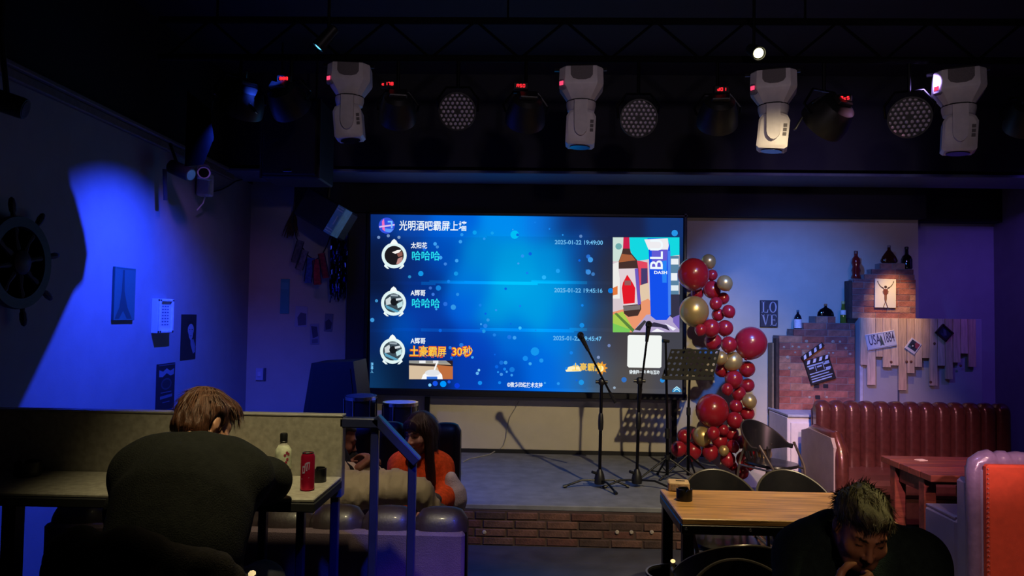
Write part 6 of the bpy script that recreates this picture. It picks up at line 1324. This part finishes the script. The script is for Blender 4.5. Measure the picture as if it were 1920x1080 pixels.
# ---------------------------------------------------------------- man at the lower right, head down, hand at his mouth
def man_table():
    base = np.array((CHM[0], CHM[1] + .03, 0)); t = thing('person', 'person in a dark green sweater, head bowed and hand at the mouth', 'person', base)
    hc = W(1617, 988, y=2.22); Rh = frame3((-.10, -.87, -.47), (.04, -.46, .88)); sc = .88
    pel = np.array((base[0], base[1] + .03, .56)); bl = pel + np.array((0, -.02, .16)); ch = np.array((base[0] - .06, 2.42, .84)); nk = np.array((hc[0] - .015, 2.36, 1.02)); hb = hc + Rh @ np.array((0, -.035, -.07)) * sc
    shL, shR = W(1513, 1045, y=2.40), W(1716, 1052, y=2.40); elL = W(1470, 1185, y=2.18); haL = W(1562, 1122, y=2.07); elR = W(1765, 1190, y=2.25); haR = W(1690, 1260, y=2.05)
    hpL, hpR = pel + np.array((-.10, -.03, -.02)), pel + np.array((.10, -.03, -.02)); knL, knR = hpL + np.array((-.06, -.40, .01)), hpR + np.array((.06, -.40, .01)); ftL, ftR = knL + np.array((0, .05, -.46)), knR + np.array((0, .05, -.46))
    torso = [(pel, bl, .150, .160), (bl, ch, .160, .165), (ch, nk, .150, .075), (shL, shR, .080, .080), (shL * .6 + nk * .4, nk, .08, .06), (shR * .6 + nk * .4, nk, .08, .06)]
    arms = [(shL, elL, .062, .050), (elL, haL, .047, .031), (shR, elR, .062, .050), (elR, haR, .047, .031)]
    legs = [(hpL, knL, .088, .062), (knL, ftL, .060, .042), (hpR, knR, .088, .062), (knR, ftR, .060, .042), (hpL, hpR, .115, .115)]
    feet = [(f + np.array((0, .03, -.02)), f + np.array((0, -.13, -.055)), .042, .032) for f in (ftL, ftR)]
    hand = hand_caps(haL, nrm((.92, -.02, .30)), (.2, .95, -.1), (0, .1, 1), .8, 1.0) + hand_caps(haR, (-.5, -.8, -.1), (0, .2, -1), (-1, 0, 0), .5)
    hd = head_sdf(hc, Rh, sc, 1.1); bd = union(grow(torso + arms + legs, -.014) + [(nk, hb, .062, .058)] + feet, (), .03, hand)
    add_sdf('body', t, lambda P: smin(bd(P), hd(P), .016), base - (.45, .85, .03), hc + (.40, .45, .2), .006, SKIN, paint=skin_paint(hc, Rh, (172, 116, 88), sc, (128, 74, 66), (34, 28, 26), True))
    cd = union(grow(torso, .018) + grow(cuff(arms), .018) + [(pel, pel + np.array((0, 0, -.06)), .17, .165)], (), .045)
    def top(P):
        d = cd(P) + .005 * nz3(P, 18) + .004 * nz3(P, 34, 3); d = neck_cut(P, d, hb, nk, .022)
        return d
    add_sdf('sweater', t, top, base - (.45, .7, -.35), hc + (.40, .45, .1), .0075, KNIT('sweater_green', (30, 42, 42)))
    add_sdf('trousers', t, union(grow(legs, .008), (), .03), base - (.4, .75, -.06), base + (.4, .35, .75), .012, M('trousers_dark', (30, 30, 36), .8))
    for f in (ftL, ftR): add_sdf('shoe', t, union([(f + np.array((0, .04, -.03)), f + np.array((0, -.14, -.055)), .05, .040)], (), .02), f - .25, f + .2, .012, BLACK)
    hm = M('hair_dark', (66, 58, 42), .42, var=.5, scale=45, stretch=(4, 4, 1.5), bump=.4, bscale=160)
    def hair(P):
        q = (P - hc) @ Rh / sc; d = d_ell(q, (0, -.020, .040), (.085, .104, .094)); d = smin(d, d_ell(q, (0, .066, .092), (.056, .036, .032)), .03) + .006 * nz3(q, 80) + .008 * nz3(q, 44, 4)
        hl = .066 + .016 * np.cos(q[:, 0] * 40) ; d = smax(d, np.minimum(q[:, 1] - .012, hl - q[:, 2]), .010); d = smax(d, -(q[:, 2] + .048), .012)
        A = q.copy(); A[:, 0] = np.abs(q[:, 0]); d = smax(d, -d_ell(A, (.085, -.008, -.016), (.03, .026, .040)), .008); return d * sc
    ho = add_sdf('hair', t, hair, hc - .18, hc + .18, .0045, hm, smooth=1); me = ho.data; rr = np.random.RandomState(5); roots = []
    for i in rr.choice(len(me.polygons), 1700): p_ = me.polygons[int(i)]; roots.append((np.array(p_.center) + OFF[t.name], np.array(p_.normal)))
    def flow(q): l = Rh.T @ (q - hc); n_ = Rh @ nrm(l - np.array((0, -.02, .02))); g = Rh @ np.array((.5 * math.sin(l[0] * 60 + l[2] * 30), .8, -.2)); return nrm(g - n_ * (g @ n_)) + n_ * (.45 + .3 * math.sin(l[0] * 90 + l[1] * 70))
    strands('hair_strands', t, roots, flow, .028, .0015, hm, 6, jit=.6)
    return t
man_table()

# ---------------------------------------------------------------- woman in orange
def woman():
    base = np.array((W(795, 950, y=4.52)[0], 4.52, 0)); t = thing('person', 'person with long dark hair and a bright orange sweater on the booth sofa', 'person', base)
    hc = W(786, 812, y=4.42); Rh = frame3((-.48, -.86, -.14), (-.06, -.05, 1)); sc = .93
    pel = np.array((W(800, 950, y=4.56)[0], 4.56, .52)); bl = pel + np.array((0, 0, .14)); ch = W(788, 895, y=4.50); nk = W(790, 856, y=4.47); hb = hc + Rh @ np.array((0, -.03, -.08)) * sc
    shL, shR = W(752, 872, y=4.44), W(826, 874, y=4.50); elL = W(742, 925, y=4.34); haL = W(758, 965, y=4.16); elR = W(842, 926, y=4.42); haR = W(812, 950, y=4.14)
    hpL, hpR = pel + np.array((-.09, -.03, 0)), pel + np.array((.09, -.03, 0)); knL, knR = hpL + np.array((-.03, -.40, 0)), hpR + np.array((.02, -.40, 0)); ftL, ftR = knL + np.array((0, .03, -.43)), knR + np.array((0, .03, -.43))
    torso = [(pel, bl, .125, .115), (bl, ch, .115, .125), (ch, nk, .115, .05), (shL, shR, .055, .055), (shL * .5 + nk * .5, nk, .055, .045), (shR * .5 + nk * .5, nk, .055, .045)]
    arms = [(shL, elL, .046, .038), (elL, haL, .036, .024), (shR, elR, .046, .038), (elR, haR, .036, .024)]
    legs = [(hpL, knL, .078, .054), (knL, ftL, .052, .036), (hpR, knR, .078, .054), (knR, ftR, .052, .036), (hpL, hpR, .10, .10)]
    feet = [(f + np.array((0, .02, -.04)), f + np.array((0, -.11, -.06)), .034, .026) for f in (ftL, ftR)]
    hand = hand_caps(haL, (-.2, -.8, -.5), (.8, 0, -.3), (0, -.3, 1), .5, .88) + hand_caps(haR, (-.45, -.75, -.35), (-.2, -.2, -1), (-1, 0, .2), .35, .9)
    hd = head_sdf(hc, Rh, sc, .93); bd = union(grow(torso + arms + legs, -.010) + [(nk, hb, .045, .045)] + feet, (), .03, hand)
    add_sdf('body', t, lambda P: smin(bd(P), hd(P), .016), base - (.45, .75, .03), np.maximum(hc + (.35, .35, .2), base + (.45, .3, 0)), .007, SKIN, paint=skin_paint(hc, Rh, (200, 150, 132), sc, (140, 64, 66), (40, 28, 28)))
    cd = union(grow(torso, .020) + grow(cuff(arms, .075), .024) + [(pel, pel + np.array((0, -.02, -.05)), .145, .15), (elR, haR * .7 + elR * .3, .060, .054), (elL, haL * .7 + elL * .3, .056, .05)], (), .04)
    def top(P):
        d = cd(P) + .005 * nz3(P, 22) + .004 * nz3(P, 44, 2); d = neck_cut(P, d, hb, nk, .03)
        return d
    add_sdf('sweater', t, top, base - (.45, .6, -.35), hc + (.40, .4, .1), .008, KNIT('sweater_orange', (240, 88, 40)))
    add_sdf('trousers', t, union(grow(legs, .008), (), .03), base - (.4, .75, -.06), base + (.4, .35, .7), .013, M('trousers_dark', (30, 30, 36), .8))
    for f in (ftL, ftR): add_sdf('shoe', t, union([(f + np.array((0, .02, -.04)), f + np.array((0, -.12, -.06)), .042, .034)], (), .02), f - .25, f + .2, .012, WHITEPL)
    hm = M('hair_black_brown', (46, 30, 28), .38, var=.4, scale=60, stretch=(8, 8, 1), bump=.35, bscale=120)
    def hair(P):
        q = ((P - hc) @ Rh) / sc; d = d_ell(q, (0, -.022, .040), (.090, .108, .098))
        d = smin(d, d_cap(q, (0, -.075, .0), (.02, -.085, -.30), .075, .050), .05)                      # down the back
        d = smin(d, d_cap(q, (.078, .005, .0), (.074, .030, -.34), .028, .040), .03); d = smin(d, d_cap(q, (-.078, .005, .0), (-.080, .030, -.30), .026, .034), .03)
        d = smin(d, d_ell(q, (0, .077, .060), (.064, .016, .046)), .02)                                  # fringe
        d = d + .0010 * np.sin(q[:, 0] * 420 + q[:, 1] * 300 + 2 * np.sin(q[:, 2] * 20)) + .0025 * nz3(q * (1, 1, .3), 60)
        return smax(d, -d_ell(q, (0, .115, -.046), (.070, .092, .096)), .012) * sc
    ho = add_sdf('hair', t, hair, hc - (.25, .25, .50), hc + .2, .006, hm, smooth=1); me = ho.data; rr = np.random.RandomState(8); roots = []
    for i in rr.choice(len(me.polygons), 1500):
        p_ = me.polygons[int(i)]; w_ = np.array(p_.center) + OFF[t.name]; l_ = Rh.T @ (w_ - hc) / sc
        if not (l_[1] > .03 and abs(l_[0]) < .075 and l_[2] < .105): roots.append((w_ + np.array(p_.normal) * .002, np.array(p_.normal)))
    crown = hc + Rh @ np.array((0, -.03, .13))
    def flow(q):
        l = Rh.T @ (q - hc); n_ = Rh @ nrm((l[0], l[1] + .02, max(l[2], 0))); g = nrm(nrm(q - crown) * .6 + np.array((0, 0, -1.0 if l[2] < .09 else -.2))); return nrm(g - n_ * (g @ n_)) + n_ * .02
    strands('hair_strands', t, roots, flow, .085, .0014, hm, 9, jit=.12)
    return t
woman()
p = W(852, 925, y=4.40)
t = thing('plush_cushion', 'white fluffy cushion beside the woman in orange at the end of the booth sofa', 'cushion', p - np.array((0, 0, .10)))
add_sdf('cushion', t, lambda P: smin(d_ell(P, p + np.array((0, 0, -.03)), (.075, .09, .105)), d_ell(P, p + np.array((-.02, 0, .07)), (.04, .05, .055)), .03) + .004 * nz3(P, 50), p - .25, p + .25, .007, M('white_plush', (206, 194, 200), .95, var=.1, bump=.6, bscale=180))

# ---------------------------------------------------------------- person in beige trousers, mostly behind the partition
def lounger():
    hd_c = W(636, 822, y=4.10); base = np.array((W(600, 940, y=3.62)[0], 3.72, 0)); t = thing('person', 'person in puffy beige trousers, knees up on the booth sofa behind the partition', 'person', base)
    Rh = frame3((.86, .30, -.35), (.2, .05, 1)); pel = W(585, 925, y=3.62); bl = W(585, 895, y=3.75); nk = W(612, 862, y=4.0); hb = hd_c + Rh @ np.array((0, -.03, -.08)) * .95; ch = bl * .45 + nk * .55
    sh1, sh2 = nk + np.array((-.10, -.12, -.05)), nk + np.array((.08, .13, -.06)); el1, el2 = W(612, 905, y=3.72), W(640, 900, y=4.12); ha1, ha2 = W(668, 880, y=3.80), W(660, 868, y=4.05)
    hp1, hp2 = pel + np.array((0, .02, .0)), pel + np.array((.02, .16, .01)); kn1, kn2 = W(750, 914, y=3.62), W(688, 898, y=3.86); ft1, ft2 = W(812, 958, y=3.70), W(775, 925, y=3.95)
    m1 = W(786, 922, y=3.64)
    torso = [(pel, bl, .14, .14), (bl, ch, .14, .14), (ch, nk, .13, .06), (sh1, sh2, .07, .07)]; arms = [(sh1, el1, .05, .042), (el1, ha1, .04, .027), (sh2, el2, .05, .042), (el2, ha2, .04, .027)]
    legs = [(hp1, kn1, .085, .062), (kn1, ft1, .060, .042), (hp2, kn2, .085, .062), (kn2, ft2, .060, .045)]; feet = [(ft1, ft1 + np.array((.10, -.02, -.02)), .036, .03), (ft2, ft2 + np.array((.10, 0, -.03)), .036, .03)]
    hand = hand_caps(ha1, (.6, .3, .5), (.3, .2, -.9), (0, 1, .3), .6, .95) + hand_caps(ha2, (.6, -.3, .5), (.3, -.2, -.9), (0, -1, .3), .6, .95)
    hd = head_sdf(hd_c, Rh, .95); bd = union(grow(torso + arms + legs, -.012) + [(nk, hb, .052, .052)] + feet, (), .03, hand)
    add_sdf('body', t, lambda P: smin(bd(P), hd(P), .016), pel - (.45, .45, .2), np.array((ft1[0] + .25, 4.4, hd_c[2] + .2)), .008, SKIN, paint=skin_paint(hd_c, Rh, (150, 100, 84), .95, (120, 70, 64), (30, 24, 24)))
    cd = union(grow(torso, .018) + grow(cuff(arms), .018), (), .04)
    def top(P):
        d = cd(P) + .005 * nz3(P, 22); d = neck_cut(P, d, hb, nk, .03)
        return d
    add_sdf('jacket', t, top, pel - (.45, .45, .1), np.array((ft2[0], 4.5, hd_c[2])), .01, KNIT('jacket_black', (24, 24, 28)))
    pf = union([(hp1, kn1, .105, .076), (kn1, m1, .076, .066), (m1, ft1, .066, .050), (hp2, kn2, .105, .078), (kn2, ft2, .074, .056), (pel, pel + np.array((.02, .12, 0)), .16, .16), (W(700, 918, y=3.66), W(745, 910, y=3.68), .08, .065)], (), .02)
    add_sdf('trousers', t, lambda P: pf(P) + .016 * np.abs(nz3(P * (1.5, 1, .8), 40)) - .007 + .006 * nz3(P, 34, 4), pel - (.4, .4, .3), np.array((ft1[0] + .2, 4.3, kn2[2] + .3)), .007, M('beige_cotton', (188, 168, 150), .8, var=.08, scale=12, bump=.15, bscale=200))
    for f in (ft1, ft2): add_sdf('sock', t, union([(f + np.array((.02, 0, 0)), f + np.array((.12, -.01, -.03)), .043, .035)], (), .02), f - .2, f + .25, .012, M('sock_grey', (70, 66, 70), .9))
    hm = M('hair_black', (20, 16, 16), .5, var=.3, bump=.3)
    def hair(P):
        q = ((P - hd_c) @ Rh) / .95; d = d_ell(q, (0, -.022, .036), (.088, .108, .098)) + .004 * nz3(q, 60); d = smax(d, np.minimum(q[:, 1] - .02, .064 - q[:, 2]), .012); return smax(d, -(q[:, 2] + .07), .01) * .95
    add_sdf('hair', t, hair, hd_c - .18, hd_c + .18, .007, hm)
lounger()
